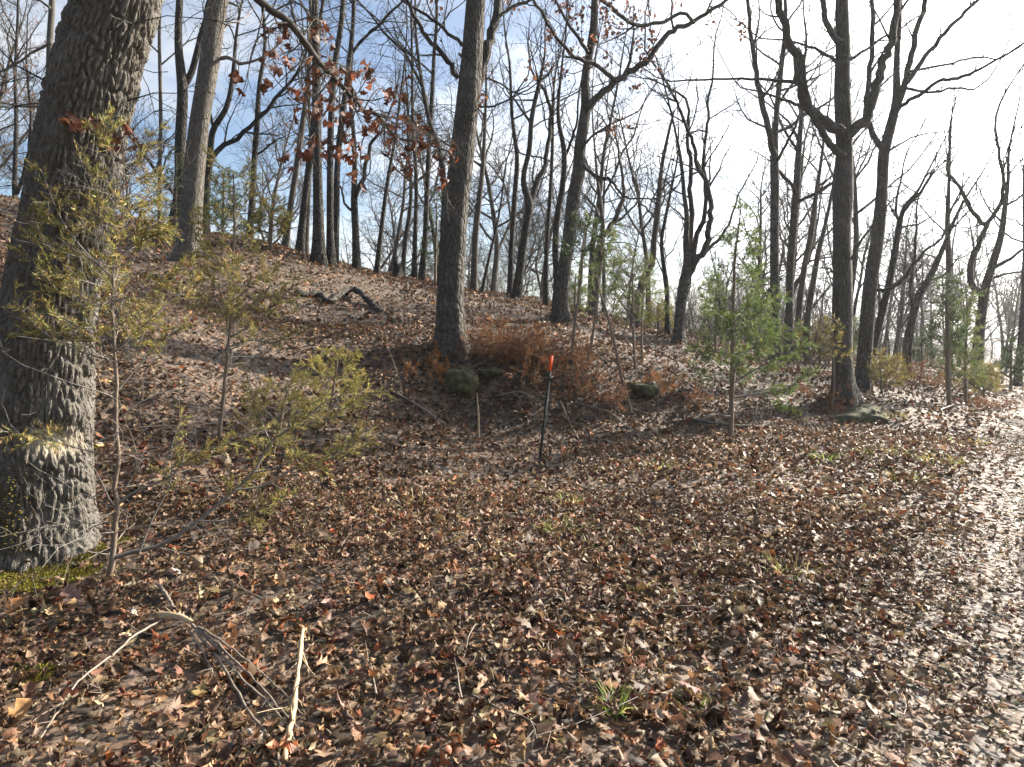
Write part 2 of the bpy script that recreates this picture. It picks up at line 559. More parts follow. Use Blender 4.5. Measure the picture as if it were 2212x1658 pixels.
def ring_mesh(name, pts, rad, sides, mat, origin, flare=0.0, rough=0.02, seed=0, hero=False):
    """a trunk: rings along pts, root flare near the ground, uneven surface"""
    n = len(pts)
    T = np.gradient(pts, axis=0); T /= np.linalg.norm(T, axis=1, keepdims=True)
    A = np.cross(T, [0, 1, 0.0]); A /= np.linalg.norm(A, axis=1, keepdims=True)
    B = np.cross(A, T)
    th = np.arange(sides) * 2 * pi / sides
    if hero:                                # closer columns on the side that is seen
        k7 = int(sides * .73)
        th = np.r_[np.linspace(2.15, 6.05, k7, endpoint=False), np.linspace(6.05, 2.15 + 2 * pi, sides - k7, endpoint=False)]
    ln = np.r_[0, np.cumsum(np.linalg.norm(np.diff(pts, axis=0), axis=1))]
    TH, LN = np.meshgrid(th, ln)
    R = rad[:, None] * np.ones((1, sides))
    c5 = 0.5 + 0.5 * np.cos(5 * TH + seed + 0.6 * np.sin(2 * TH + seed))
    h = np.maximum(LN - 0.3, 0)
    R = R * (1 + flare * np.exp(-h / 0.28) * (0.35 + 0.9 * c5))
    cs, sn = np.cos(TH), np.sin(TH)
    lump = vnoise(cs * 1.6 + 9 + seed, sn * 1.6 + LN * 0.9, seed) - 0.5 + 0.6 * (vnoise(cs * 4 + 20, sn * 4 + LN * 2.4, seed + 1) - 0.5)
    R = R * (1 + rough * 2.4 * lump)
    attrs = {}
    if hero:
        # plated bark: long cells round the trunk, wrapped
        nc = 52
        s = TH / (2 * pi) * nc + 1.5 * (vnoise(cs * 3 + 4, sn * 3 + LN * 1.6, 5) - 0.5)
        l = LN / 0.16 + 0.7 * (vnoise(cs * 5 + 8, sn * 5 + LN * 5, 6) - 0.5)
        ic, jc = np.floor(s).astype(np.int64), np.floor(l).astype(np.int64)
        f1 = np.full(s.shape, 9.0); f2 = np.full(s.shape, 9.0)
        idv = np.zeros(s.shape)
        for di in (-1, 0, 1):
            for dj in (-1, 0, 1):
                i, j = (ic + di), (jc + dj)
                iw = i % nc
                ox, oy = _h(iw, j, 11) * 0.8 + 0.1, _h(iw, j, 12) * 0.9
                dd = np.hypot(s - (i + ox), (l - (j + oy)) * 1.0)
                new = dd < f1
                f2 = np.where(new, f1, np.minimum(f2, dd))
                idv = np.where(new, _h(iw, j, 13), idv)
                f1 = np.where(new, dd, f1)
        plate = sstep(0.04, 0.42, f2 - f1) * (0.55 + 0.7 * idv) * (0.75 + 0.5 * vnoise(s * 1.7, l * 5.5, 22))
        fine = vnoise(s * 3.3, l * 9, 21)
        # old scar: bare patch with a swollen lip above it
        vx, vy, _ = project(pts[:, None, :] + R[..., None] * (A[:, None] * cs[..., None] + B[:, None] * sn[..., None]))
        front = (B[:, None, 1] * sn + A[:, None, 1] * cs) < 0.1
        scar = front * np.exp(-(((vx - 118) / 62) ** 2 + ((vy - 955) / 30) ** 2) ** 1.6)
        lip = front * np.exp(-((vx - 152) / 32) ** 2 - ((vy - 893) / 26) ** 2)
        lip2 = front * np.exp(-((vx - 105) / 75) ** 2 - ((vy - 1000) / 18) ** 2) * 0.4
        R = R - 0.02 + 0.026 * plate * (1 - 0.93 * scar) + 0.007 * (fine - 0.5) + 0.05 * lip + 0.05 * lip2 - 0.012 * scar
        attrs['scar'] = (scar * 1.0).ravel()
    V = pts[:, None, :] + R[..., None] * (A[:, None] * cs[..., None] + B[:, None] * sn[..., None])
    r0 = np.median(rad)
    bk = np.stack([cs * r0, sn * r0, LN], -1).reshape(-1, 3)
    attrs['bk'] = bk
    i = np.arange(n - 1)[:, None] * sides; k = np.arange(sides)[None]; k2 = (k + 1) % sides
    q = np.stack([i + k, i + sides + k, i + sides + k2, i + k2], -1).reshape(-1, 4)
    return new_mesh(name, V.reshape(-1, 3) - origin, q, mat, attrs=attrs)


# ------------------------------------------------------------------ leaves as meshes
OAK_T = np.array([0, .14, .28, .37, .54, .64, .82, 1.0])
OAK_W = np.array([.012, .015, .22, .10, .34, .14, .30, .01])
OAK_F = np.array([0, 0, .06, 0, .08, 0, .05, 0])      # lobe tips lean forward
MID_T = np.array([0, .33, .68, 1.0])
MID_W = np.array([.02, .24, .30, .02])
FAR_T = np.array([0, .5, 1.0])
FAR_W = np.array([.03, .30, .03])
ELM_T = np.array([0, .14, .3, .5, .72, 1.0])
ELM_W = np.array([.012, .015, .2, .27, .2, .01])


def leaf_batch(pos, yaw, tilt, taz, length, curl, cup, twist, rng, kind='oak', width=1.0):
    """(N,) arrays -> verts (N, V, 3) and faces for one leaf"""
    t, w = {'oak': (OAK_T, OAK_W), 'mid': (MID_T, MID_W), 'far': (FAR_T, FAR_W), 'elm': (ELM_T, ELM_W)}[kind]
    fw = OAK_F if kind == 'oak' else np.zeros(len(t))
    N, n = len(pos), len(t)
    wj = w[None] * rng.uniform(0.8, 1.25, (N, n)) * width
    x = np.stack([t + fw, t, t + fw], -1)[None] * np.ones((N, 1, 1))             # along
    y = np.stack([-wj, 0 * wj, wj], -1)                                          # across
    # cross cup: edges bend about the rib
    ca = cup[:, None, None] * np.sign(y) * np.abs(y) / 0.34
    yy = np.abs(y) * np.cos(ca * 0.8) * np.sign(y)
    zz = np.abs(y) * np.sin(np.abs(ca)) * np.sign(cup)[:, None, None]
    # twist about the rib
    tw = twist[:, None, None] * (x - 0.5)
    y2 = yy * np.cos(tw) - zz * np.sin(tw)
    z2 = yy * np.sin(tw) + zz * np.cos(tw)
    # curl along the rib: arc
    c = np.where(np.abs(curl) < 1e-3, 1e-3, curl)[:, None, None]
    ang = c * (x - 0.45)
    xx = np.sin(ang) / c
    zc = (1 - np.cos(ang)) / c
    X = xx - z2 * np.sin(ang)
    Z = zc + z2 * np.cos(ang)
    v = np.stack([X, y2, Z], -1).reshape(N, n * 3, 3) * length[:, None, None]
    cy, sy = np.cos(yaw)[:, None], np.sin(yaw)[:, None]
    v = np.stack([v[..., 0] * cy - v[..., 1] * sy, v[..., 0] * sy + v[..., 1] * cy, v[..., 2]], -1)
    ax = np.stack([np.cos(taz), np.sin(taz), 0 * taz], -1)[:, None, :]
    ct, st = np.cos(tilt)[:, None, None], np.sin(tilt)[:, None, None]
    v = v * ct + np.cross(np.broadcast_to(ax, v.shape), v) * st + ax * (v * ax).sum(-1, keepdims=True) * (1 - ct)
    v = v + pos[:, None, :]
    if kind == 'far':                       # one fold along the rib: two triangles
        return v[:, [1, 3, 7, 5]], np.array([[0, 1, 2], [0, 2, 3]])
    i = np.arange(n - 1) * 3
    f = np.concatenate([np.stack([i, i + 3, i + 4, i + 1], -1), np.stack([i + 1, i + 4, i + 5, i + 2], -1)])
    return v, f


def leaf_mesh_arrays(v, f, cols):
    N, nv = v.shape[:2]
    faces = (np.arange(N)[:, None, None] * nv + f[None]).reshape(-1, f.shape[1])
    col = np.repeat(np.c_[cols, np.ones(N)], nv, axis=0)
    return v.reshape(-1, 3), faces, col


def merge(parts):
    V, Fs, C, off = [], [], [], 0
    for v, f, c in parts:
        V.append(v); Fs.append(f + off); C.append(c); off += len(v)
    return np.concatenate(V), Fs, np.concatenate(C)


def pick(rng, n, table):
    """table: [(weight, rgb)] -> jittered colours"""
    w = np.array([a for a, _ in table]); c = np.array([b for _, b in table])
    k = rng.choice(len(w), n, p=w / w.sum())
    return np.clip(c[k] * rng.lognormal(0, 0.32, (n, 1)) * rng.lognormal(0, 0.07, (n, 3)), 0.004, 0.9)


DRY = [(3, (.22, .142, .088)), (3, (.135, .088, .058)), (2.8, (.075, .05, .036)), (2, (.17, .127, .095)), (.9, (.17, .068, .035)), (.8, (.38, .28, .19)), (.15, (.26, .08, .03))]
GREYDRY = [(3, (.21, .165, .125)), (2, (.15, .115, .09)), (2, (.28, .22, .165)), (.8, (.17, .08, .045))]
RUST = [(3, (.115, .04, .02)), (2, (.085, .03, .016)), (1.0, (.17, .075, .036)), (.8, (.07, .033, .02))]
BROWN = [(2, (.13, .06, .035)), (1, (.09, .045, .03)), (1, (.19, .085, .045))]

# ------------------------------------------------------------------ trees traced one by one
TREES = {}


def traced(pl, d, drift=0.0, rng=None):
    """[(x, y, width in photo px)] at depth d -> (n,4) points with radius; drift = depth change along it"""
    out = []
    x0, y0 = pl[0][:2]
    tot = sum(math.hypot(b[0] - a[0], b[1] - a[1]) for a, b in zip(pl, pl[1:])) or 1
    s = 0
    for i, q in enumerate(pl):
        if i:
            s += math.hypot(q[0] - pl[i - 1][0], q[1] - pl[i - 1][1])
        dd = d + drift * s / tot
        p = P(q[0], q[1], dd)
        out.append([*p, 0.5 * q[2] / F * dd])
    return np.array(out)


def tree(name, label, cat, trunk, limbs=(), d=None, H=16, mat='oak', seed=1, twigs=1.0, flare=0.35, sides=20, rings=60, maxlev=3, group=None,
         leaves=None, top=True, hero=False, twig_mat=None, bare=0.45, spread=1.0):
    rng = np.random.default_rng(seed)
    if d is None:
        base = hit(trunk[0][0], trunk[0][1])
        d = base[1]
    tp = traced(trunk, d, drift=rng.uniform(-0.4, 0.4))
    bx, by = tp[0, 0], tp[0, 1]
    bz = gz(bx, by)
    if tp[0, 2] > bz + 0.25:
        tp = np.vstack([[bx, by, bz, tp[0, 3] * 1.04], tp])
    else:
        tp[0, 2] = bz
    base = np.array([bx, by, bz])
    tp = np.vstack([[*(tp[0, :3] - (tp[1, :3] - tp[0, :3]) / np.linalg.norm(tp[1, :3] - tp[0, :3]) * 0.3), tp[0, 3]], tp])
    if top and tp[-1, 2] < bz + H * 0.8:
        # the trunk goes on above the frame
        dirn = unit(tp[-1, :3] - tp[-2, :3])
        q, r = tp[-1, :3].copy(), tp[-1, 3]
        rest = bz + H - q[2]
        ext = []
        for k in range(5):
            dirn = unit(dirn + rng.normal(0, 0.10, 3) + UP * 0.12)
            q = q + dirn * rest / 5
            r = r * 0.72
            ext.append([*q, r])
        tp = np.vstack([tp, ext])
    ch = resample(tp, rings)
    if hero:                                # close rings on the part in view
        fine = resample(tp, 1600)
        k5 = int(np.searchsorted(fine[:, 2], 5.2))
        ch = np.vstack([fine[np.linspace(0, k5, rings - 40).astype(int)], fine[np.linspace(k5, 1599, 41).astype(int)[1:]]])
    ch[:, 3] = np.maximum(ch[:, 3], 0.006)
    root = thing(name, label, cat, base, group)
    link('trunk', ring_mesh('trunk', ch[:, :3], ch[:, 3], sides, M[mat], base, flare, seed=seed, hero=hero, rough=0.025), root)
    T = Tubes(); tips = []
    dmax = ch[:, 2].max()
    # traced limbs
    for lb in limbs:
        lb, dr = (lb if isinstance(lb, tuple) else (lb, None))
        ext = max(abs(lb[-1][0] - lb[0][0]), abs(lb[-1][1] - lb[0][1])) / F * d
        dr = rng.uniform(-0.5, 0.5) * ext if dr is None else dr
        lp = traced(lb, d, dr)
        k = max(8, int(len(lb) * 3))
        c = resample(lp, k)
        c[1:-1, :3] += rng.normal(0, 0.012, (k - 2, 3)) * (0.3 + c[1:-1, 3:4] / 0.05)
        T.add(c[:, :3], c[:, 3], 9)
        Ll = np.linalg.norm(np.diff(c[:, :3], axis=0), axis=1).sum()
        m = int(max(3, Ll * 1.7 * twigs))
        for j in range(m):
            i = int(rng.uniform(0.15, 1) * (k - 1))
            dd = unit(c[min(i + 1, k - 1), :3] - c[max(i - 1, 0), :3])
            cl = rng.uniform(0.35, 1.0) * min(2.2, 0.35 * Ll + 0.4) * spread
            grow(T, c[i, :3], side_dir(dd, rng.uniform(0.5, 1.1), rng), cl, min(c[i, 3] * 0.55, 0.02 * cl + 0.002), 1, rng, maxlev, 0.10, 0.22, twigs, tips=tips)
        if lb[-1][2] > 2 and c[-1, 2] < bz + H:
            dd = unit(c[-1, :3] - c[-3, :3])
            grow(T, c[-1, :3], unit(dd + UP * 0.2), min(3.0, 0.5 * Ll + 1.0), c[-1, 3], 0, rng, maxlev, 0.12, 0.2, twigs * 0.8, tips=tips)
    # branches off the upper trunk
    Ht = dmax - bz
    m = int(9 * twigs + 3)
    for j in range(m):
        t = bare + (0.98 - bare) * (j + rng.random()) / m
        i = int(np.searchsorted(ch[:, 2], bz + t * Ht))
        i = min(max(i, 1), rings - 2)
        ang = rng.uniform(0, 2 * pi)
        dd = unit(np.array([cos(ang), sin(ang), rng.uniform(0.3, 1.1)]))
        ll = (1.15 - t) * Ht * rng.uniform(0.25, 0.5) * spread
        grow(T, ch[i, :3], dd, ll, min(ch[i, 3] * 0.55, 0.014 * ll + 0.004), 0, rng, maxlev, 0.10, 0.2, twigs * 0.55, tips=tips)
    # short twigs low on the trunk
    for j in range(int(5 * twigs)):
        i = int(rng.uniform(0.08, bare + 0.1) * rings)
        ang = rng.uniform(0, 2 * pi)
        grow(T, ch[i, :3] + 0, unit(np.array([cos(ang), sin(ang), 0.3])), rng.uniform(0.6, 1.4), 0.008, 1, rng, 3, 0.05, 0.25, twigs * 0.6)
    crown = T.build('crown', M[twig_mat or ('twig' if mat == 'grey' else mat)], root, base)
    if leaves and tips:
        cnt, table, sz, zr = leaves
        idx = rng.choice(len(tips), min(cnt, len(tips)), replace=False)
        pos = np.array([tips[k][0] for k in idx])
        keep = (pos[:, 2] > zr[0]) & (pos[:, 2] < zr[1])
        pos = pos[keep]
        per = 4
        pos = np.repeat(pos, per, axis=0) + rng.normal(0, sz * 0.6, (len(pos) * per, 3))
        N = len(pos)
        if N:
            v, f = leaf_batch(pos, rng.uniform(0, 2 * pi, N), rng.uniform(0.6, 2.2, N), rng.uniform(0, 2 * pi, N), rng.uniform(0.7, 1.2, N) * sz,
                              rng.normal(0, 1.2, N), rng.normal(0, .8, N), rng.normal(0, .8, N), rng, 'mid')
            a = leaf_mesh_arrays(v, f, pick(rng, N, table))
            o = link('withered_leaves', new_mesh('withered_leaves', a[0] - base, a[1], M['hang'], attrs={'Col': a[2]}), root)
            o['kind'] = 'stuff'
    TREES[name + str(seed)] = (root, ch, tips)
    return root, ch, tips


def w_(pts, w0, w1):
    """points without widths -> widths from w0 to w1"""
    n = len(pts)
    return [(x, y, w0 + (w1 - w0) * i / (n - 1)) for i, (x, y) in enumerate(pts)]


# the big leaning oak beside the moss; its low limb droops in front of the hill with rust leaves on it
T1 = tree('oak_tree', 'massive leaning oak with deep plated bark and a pale scar, moss at its foot', 'tree',
          [(78, 1195, 225), (86, 1080, 205), (92, 900, 190), (110, 660, 174), (150, 442, 170), (182, 267, 164), (215, 133, 160), (254, 0, 152)],
          d=5.5, H=15, mat='oak_hero', seed=3, flare=0.22, sides=230, rings=620, hero=True, twig_mat='oak', bare=0.62)
# scar colour on the plated bark
nt = M['oak_hero'].node_tree
b_ = nt.nodes['Principled BSDF']
src = b_.inputs['Base Color'].links[0].from_socket
sc_ = nd(nt, 'ShaderNodeAttribute', attribute_name='scar')
mx_ = nd(nt, 'ShaderNodeMixRGB', {'Fac': sc_.outputs['Fac'], 'Color1': src, 'Color2': (0.36, 0.31, 0.23, 1)})
nt.links.new(mx_.outputs['Color'], b_.inputs['Base Color'])

tree('pale_tree', 'light grey barked trunk leaning over the slope with broken branch stubs', 'tree',
     [(406, 558, 54), (411, 500, 46), (420, 369, 41), (431, 267, 39), (452, 133, 39), (472, 0, 38)],
     limbs=[([(472, 70, 9), (487, 58, 7), (500, 50, 3)], 0.2), ([(464, 128, 9), (490, 128, 8), (521, 138, 7)], -0.3), ([(490, 4, 6), (510, 12, 4), (526, 23, 2)], 0.1)],
     mat='grey', seed=11, H=17, sides=28, rings=90, bare=0.6, twigs=0.8)
tree('forked_tree', 'dark forked trunk standing behind the light grey leaning one', 'tree',
     [(377, 488, 28), (384, 442, 23), (390, 290, 22), (394, 200, 21), (385, 88, 15), (388, 0, 14)],
     limbs=[w_([(396, 190), (416, 148), (437, 72), (455, -20)], 14, 11)], mat='dark', seed=12, d=19.5, H=17, twigs=0.9)
tree('sapling', 'slim straight pole of a tree between the massive oak and the forked trunk', 'tree',
     [(345, 472, 9), (347, 240, 7.5), (344, 80, 6.5), (344, -30, 5)], mat='brown', seed=13, d=21, H=14, twigs=0.8, sides=10, rings=40, bare=0.3)
tree('slender_tree', 'slender trunk behind the massive oak, bare side branches reaching out', 'tree',
     [(98, 440, 15), (104, 267, 13), (108, 80, 12), (112, -20, 11)],
     limbs=[w_([(110, 95), (85, 105), (40, 135), (-10, 160)], 6, 4), w_([(104, 232), (60, 231), (0, 222)], 5, 3), w_([(108, 20), (95, 8), (60, -10)], 6, 4)],
     mat='brown', seed=14, d=24, H=16, leaves=(120, BROWN, 0.09, (3, 20)))
tree('slender_tree', 'thin double trunk on the hilltop beside the massive oak', 'tree',
     [(32, 430, 10), (35, 267, 8), (33, 150, 6), (38, 40, 5)], limbs=[w_([(36, 420), (60, 340), (66, 250), (58, 150)], 8, 4)], mat='dark', seed=15, d=27, H=13, bare=0.3,
     leaves=(60, BROWN, 0.09, (3, 20)))
tree('crooked_tree', 'crooked dark trunk curving up with one long level limb, behind the light grey tree', 'tree',
     [(443, 500, 17), (445, 420, 16), (453, 347, 14), (461, 280, 12), (488, 235, 11), (502, 170, 9), (510, 80, 6)],
     limbs=[w_([(449, 370), (470, 325), (507, 301), (547, 267), (590, 221), (640, 160)], 12, 6), w_([(462, 278), (450, 230), (455, 160), (470, 90)], 7, 4)],
     mat='dark', seed=16, d=22, H=11, bare=0.5, leaves=(50, BROWN, 0.09, (3, 20)))
tree('straight_tree', 'dark straight trunk with a bare dead limb slanting up beside it', 'tree',
     [(538, 520, 15), (545, 430, 13), (549, 350, 12), (555, 267, 11), (560, 187, 9), (572, 100, 7), (566, 0, 6)],
     limbs=[w_([(556, 334), (580, 316), (600, 302), (618, 294)], 5, 2), w_([(556, 250), (585, 235), (650, 225)], 5, 2)], mat='dark', seed=17, d=22.5, H=14, leaves=(60, BROWN, 0.08, (3, 20)))
tree('leaning_tree', 'slim trunk leaning across the skyline, standing with a second leaning one', 'tree',
     [(615, 538, 15), (625, 462, 12.5), (641, 360, 12), (652, 280, 11), (665, 173, 9), (672, 60, 7)], mat='brown', seed=18, d=22.5, H=15)
tree('leaning_tree', 'dark leaning trunk just beside the thick straight black oak', 'tree',
     [(647, 546, 18), (655, 462, 15), (666, 370, 14), (676, 280, 12), (684, 180, 10), (690, 60, 8)], mat='dark', seed=19, d=22, H=15)
tree('oak_tree', 'thick straight black oak trunk crowning the slope, roots flaring', 'tree',
     [(689, 571, 31), (688, 500, 24), (687, 442, 21), (684, 267, 19), (683, 133, 17), (681, 0, 14)],
     limbs=[w_([(684, 120), (660, 100), (640, 60), (625, -10)], 8, 5)], mat='dark', seed=20, H=18, twigs=0.8)
tree('twin_tree', 'dark trunk close beside the thick black oak, curving away above', 'tree',
     [(715, 574, 19), (713, 480, 15), (713, 400, 14), (716, 240, 13), (724, 133, 12), (737, 53, 11), (743, -20, 10)], mat='dark', seed=21, H=16, twigs=0.8)
tree('twin_tree', 'trunk behind the curving one, its long limb sweeping out over the hill', 'tree',
     [(723, 560, 15), (727, 449, 13), (728, 374, 13), (737, 267, 12), (748, 187, 11), (756, 120, 10), (764, 20, 8)],
     limbs=[w_([(755, 128), (783, 85), (831, 40), (868, 3), (900, -40)], 7, 4)], mat='dark', seed=22, d=20.5, H=16)
tree('forked_tree', 'dark trunk that forks low into two crooked stems above the leaf covered crest', 'tree',
     [(770, 575, 18), (768, 502, 15), (765, 430, 14), (766, 380, 11), (764, 293, 9), (757, 220, 8), (760, 120, 6)],
     limbs=[w_([(768, 425), (776, 405), (783, 387), (796, 333), (804, 307), (824, 285)], 11, 6), w_([(766, 460), (745, 440), (735, 405), (725, 395)], 6, 3)], mat='dark', seed=23, d=21, H=13)
tree('leaning_tree', 'thin trunk leaning towards the sun beside the jagged stump', 'tree',
     [(813, 584, 12), (823, 502, 9.5), (833, 422, 8.5), (841, 369, 7.5), (850, 320, 6), (862, 230, 5)], mat='dark', seed=24, d=22.5, H=11, bare=0.4)
tree('slender_tree', 'slender trunk with another beside it just behind the jagged stump', 'tree',
     [(895, 602, 13), (897, 502, 9), (899, 382, 8), (897, 347, 8), (892, 267, 7), (890, 120, 5)], mat='dark', seed=25, d=25, H=15)
tree('slender_tree', 'bare trunk behind the scarred central oak with a limb sweeping to the hill', 'tree',
     [(911, 604, 15), (919, 502, 12), (923, 396, 11), (928, 300, 10), (937, 133, 8), (942, 0, 6)],
     limbs=[w_([(929, 270), (916, 200), (876, 120), (823, 61), (790, 20)], 8, 4)], mat='dark', seed=26, d=25.5, H=16)
tree('crooked_tree', 'crooked dark tree half hidden behind the central oak', 'tree',
     [(950, 612, 13), (957, 500, 12), (959, 400, 12), (948, 320, 11), (929, 267, 9), (913, 187, 8), (900, 90, 6)], mat='dark', seed=27, d=24, H=14)

tree('oak_tree', 'tall grey oak rooted on top of the bank above the mossy rock, double stemmed above', 'tree',
     [(974, 760, 68), (973, 720, 62), (972, 690, 60), (977, 569, 55), (981, 502, 53), (987, 422, 52), (994, 369, 52), (1005, 267, 49), (1014, 190, 48), (1021, 100, 43), (1028, 0, 40)],
     limbs=[(w_([(1019, 210), (1042, 150), (1058, 93), (1070, 40), (1080, -10)], 22, 17), 0.4), (w_([(1062, 60), (1085, 32), (1106, 16), (1141, 3), (1170, -10)], 8, 5), 0.5),
            (w_([(990, 168), (959, 117), (916, 75), (897, 35), (879, 0)], 11, 7), -0.8), (w_([(998, 98), (964, 67), (929, 40), (884, 11), (860, -8)], 8, 5), 0.8),
            (w_([(1004, 225), (1050, 232), (1095, 218), (1140, 195)], 5, 3), -0.6), (w_([(1010, 190), (1045, 170), (1080, 180), (1110, 200)], 5, 3), 0.5)],
     mat='oak', seed=30, H=17, sides=44, rings=150, flare=0.45, twigs=0.75, bare=0.55, leaves=(40, BROWN, 0.10, (5, 8)))
tree('oak_tree', 'bare oak with one long limb forking off over the thin saplings', 'tree',
     [(1211, 694, 38), (1212, 660, 32), (1216, 609, 29), (1231, 502, 29), (1240, 422, 28), (1251, 369, 27), (1253, 320, 25), (1261, 267, 24), (1266, 227, 22), (1264, 173, 18), (1275, 107, 17), (1283, 53, 16), (1285, 0, 15)],
     limbs=[(w_([(1266, 235), (1285, 217), (1312, 192), (1352, 160), (1398, 133), (1427, 93), (1448, 69), (1486, 53), (1526, 29), (1566, 3)], 17, 7), 1.0),
            (w_([(1330, 176), (1310, 157), (1280, 139), (1251, 128), (1219, 99), (1179, 45), (1152, 0)], 10, 6), -2.0),
            (w_([(1500, 50), (1486, 33), (1427, 49), (1363, 51), (1326, 21), (1299, 0)], 7, 8), -1.5),
            (w_([(1270, 115), (1245, 75), (1222, 45), (1205, 10)], 8, 5), 0.5),
            (w_([(1262, 358), (1285, 379), (1317, 387), (1341, 419), (1360, 430)], 8, 4), -0.8),
            (w_([(1260, 318), (1285, 290), (1320, 270), (1380, 240)], 6, 3), 0.6)],
     mat='oak', seed=31, H=17, sides=30, rings=110, flare=0.4, twigs=0.9, leaves=(300, BROWN, 0.12, (6.0, 11)))
tree('slender_tree', 'slim dark stem pressed close against the long limbed bare oak', 'tree',
     [(1200, 690, 17), (1203, 609, 15), (1200, 529, 14), (1205, 462, 13), (1216, 396, 12), (1219, 333, 11), (1206, 253, 8), (1212, 160, 5)],
     limbs=[w_([(1217, 345), (1232, 310), (1246, 262), (1250, 210)], 7, 4)], mat='dark', seed=32, d=19.5, H=12)
tree('forked_tree', 'dark tree forking into a narrow V of two twisting stems', 'tree',
     [(1115, 648, 22), (1125, 569, 18), (1136, 489, 17), (1143, 440, 18), (1131, 396, 12), (1144, 320, 11), (1149, 253, 10), (1160, 200, 9), (1171, 152, 6)],
     limbs=[w_([(1143, 445), (1160, 401), (1173, 369), (1181, 328), (1189, 253), (1181, 208), (1168, 184)], 13, 6), w_([(1147, 268), (1120, 228), (1095, 195)], 6, 3)],
     mat='dark', seed=33, d=24, H=11, bare=0.5)
tree('straight_tree', 'straight dark trunk just beside the narrow V forked tree', 'tree',
     [(1101, 643, 13), (1105, 529, 11), (1112, 422, 11), (1117, 347, 10), (1106, 250, 7), (1100, 130, 5)], mat='dark', seed=34, d=25, H=13)
tree('slender_tree', 'thin dark pole between the V forked tree and the long limbed oak', 'tree',
     [(1179, 664, 11), (1181, 529, 9), (1189, 409, 8), (1193, 330, 7), (1195, 220, 5)], mat='dark', seed=35, d=25, H=12, bare=0.4)
tree('slender_tree', 'grey trunk topped by fine upright twigs just past the central oak', 'tree',
     [(1023, 632, 16), (1028, 502, 13), (1036, 422, 12), (1041, 380, 10), (1045, 320, 8), (1050, 200, 5)], mat='brown', seed=36, d=25, H=12, bare=0.35, twigs=1.2,
     leaves=(50, RUST, 0.11, (3, 6)))
tree('leaning_tree', 'thin leaning pole with red brown leaves near the central oak', 'tree',
     [(1040, 636, 7), (1056, 560, 6), (1071, 497, 5), (1085, 420, 4)], mat='dark', seed=37, d=24, H=8, bare=0.3, sides=8, rings=30)
tree('crooked_tree', 'crooked spreading tree with many bent limbs behind the thin saplings', 'tree',
     [(1277, 676, 25), (1288, 609, 19), (1299, 520, 17), (1302, 500, 12), (1297, 440, 9), (1290, 380, 6)],
     limbs=[w_([(1300, 515), (1323, 484), (1339, 449), (1346, 410), (1342, 360)], 13, 6), w_([(1322, 485), (1345, 470), (1375, 440)], 7, 4), w_([(1299, 480), (1280, 440), (1262, 420)], 6, 3)],
     mat='brown', seed=38, d=25, H=11, bare=0.5, twigs=1.2)
tree('snapped_tree', 'crooked leaning tree with a snapped bare top', 'tree',
     [(1375, 650, 22), (1381, 636, 20), (1392, 601, 18), (1408, 569, 15), (1413, 518, 13), (1419, 476, 13), (1424, 422, 11), (1427, 385, 9), (1432, 347, 8), (1440, 307, 7), (1456, 240, 4)],
     limbs=[w_([(1414, 470), (1395, 450), (1380, 438)], 5, 3), w_([(1418, 460), (1432, 440), (1436, 390)], 5, 3)], mat='brown', seed=39, d=22, H=9, top=False, bare=0.4, twigs=0.8)
tree('many_stemmed_tree', 'dark oak splitting low into a fan of heavy upright stems', 'tree',
     [(1465, 740, 27), (1468, 700, 23), (1472, 650, 23), (1480, 609, 25), (1486, 570, 20), (1482, 520, 13), (1484, 476, 11), (1478, 420, 9), (1470, 340, 7), (1460, 290, 5)],
     limbs=[w_([(1482, 590), (1491, 540), (1494, 470), (1493, 422), (1491, 347), (1486, 300), (1489, 240)], 14, 6),
            w_([(1488, 592), (1502, 568), (1518, 550), (1529, 515), (1534, 489), (1536, 444), (1530, 410), (1520, 382), (1512, 373), (1496, 307), (1480, 267), (1459, 213), (1432, 165)], 16, 5),
            w_([(1497, 565), (1501, 529), (1514, 495), (1523, 462), (1524, 420), (1520, 350), (1528, 270), (1530, 210)], 13, 5),
            w_([(1515, 553), (1550, 520), (1575, 480), (1590, 440)], 8, 4)],
     mat='oak', seed=40, H=12, bare=0.5, sides=24, rings=80)
tree('slender_tree', 'slim bent trunk rising beside the fan of heavy stems', 'tree',
     [(1443, 732, 13), (1442, 690, 11), (1440, 622, 10), (1432, 560, 9), (1429, 529, 8), (1438, 470, 7), (1452, 400, 5)], mat='dark', seed=41, d=21, H=9)
tree('straight_tree', 'straight grey trunk behind the green cedar, dividing in two high up', 'tree',
     [(1676, 745, 23), (1674, 662, 19), (1673, 502, 18), (1674, 400, 18), (1673, 340, 17), (1676, 267, 12), (1686, 160, 11), (1697, 60, 9)],
     limbs=[w_([(1673, 335), (1657, 267), (1638, 187), (1627, 107), (1620, 60), (1615, 0)], 14, 7), w_([(1674, 355), (1700, 310), (1722, 265), (1735, 200)], 7, 4)],
     mat='oak', seed=42, d=22, H=15, twigs=0.9)
tree('leaning_tree', 'grey trunk with a forked top between the green cedar and the stout right angled oak', 'tree',
     [(1703, 760, 20), (1705, 702, 17), (1707, 582, 16), (1715, 476, 16), (1721, 400, 15), (1726, 320, 12), (1731, 260, 9), (1735, 150, 7)],
     limbs=[w_([(1720, 418), (1700, 388), (1684, 370), (1676, 350)], 8, 5), w_([(1721, 435), (1760, 420), (1800, 395)], 8, 6)], mat='oak', seed=43, d=23, H=14, twigs=0.9)
tree('slender_tree', 'slim grey stem leaning out beside a twin near the stout oak', 'tree',
     [(1722, 770, 14), (1723, 729, 13), (1737, 582, 12), (1755, 489, 11), (1763, 422, 9), (1775, 340, 6)], mat='brown', seed=44, d=24, H=12)
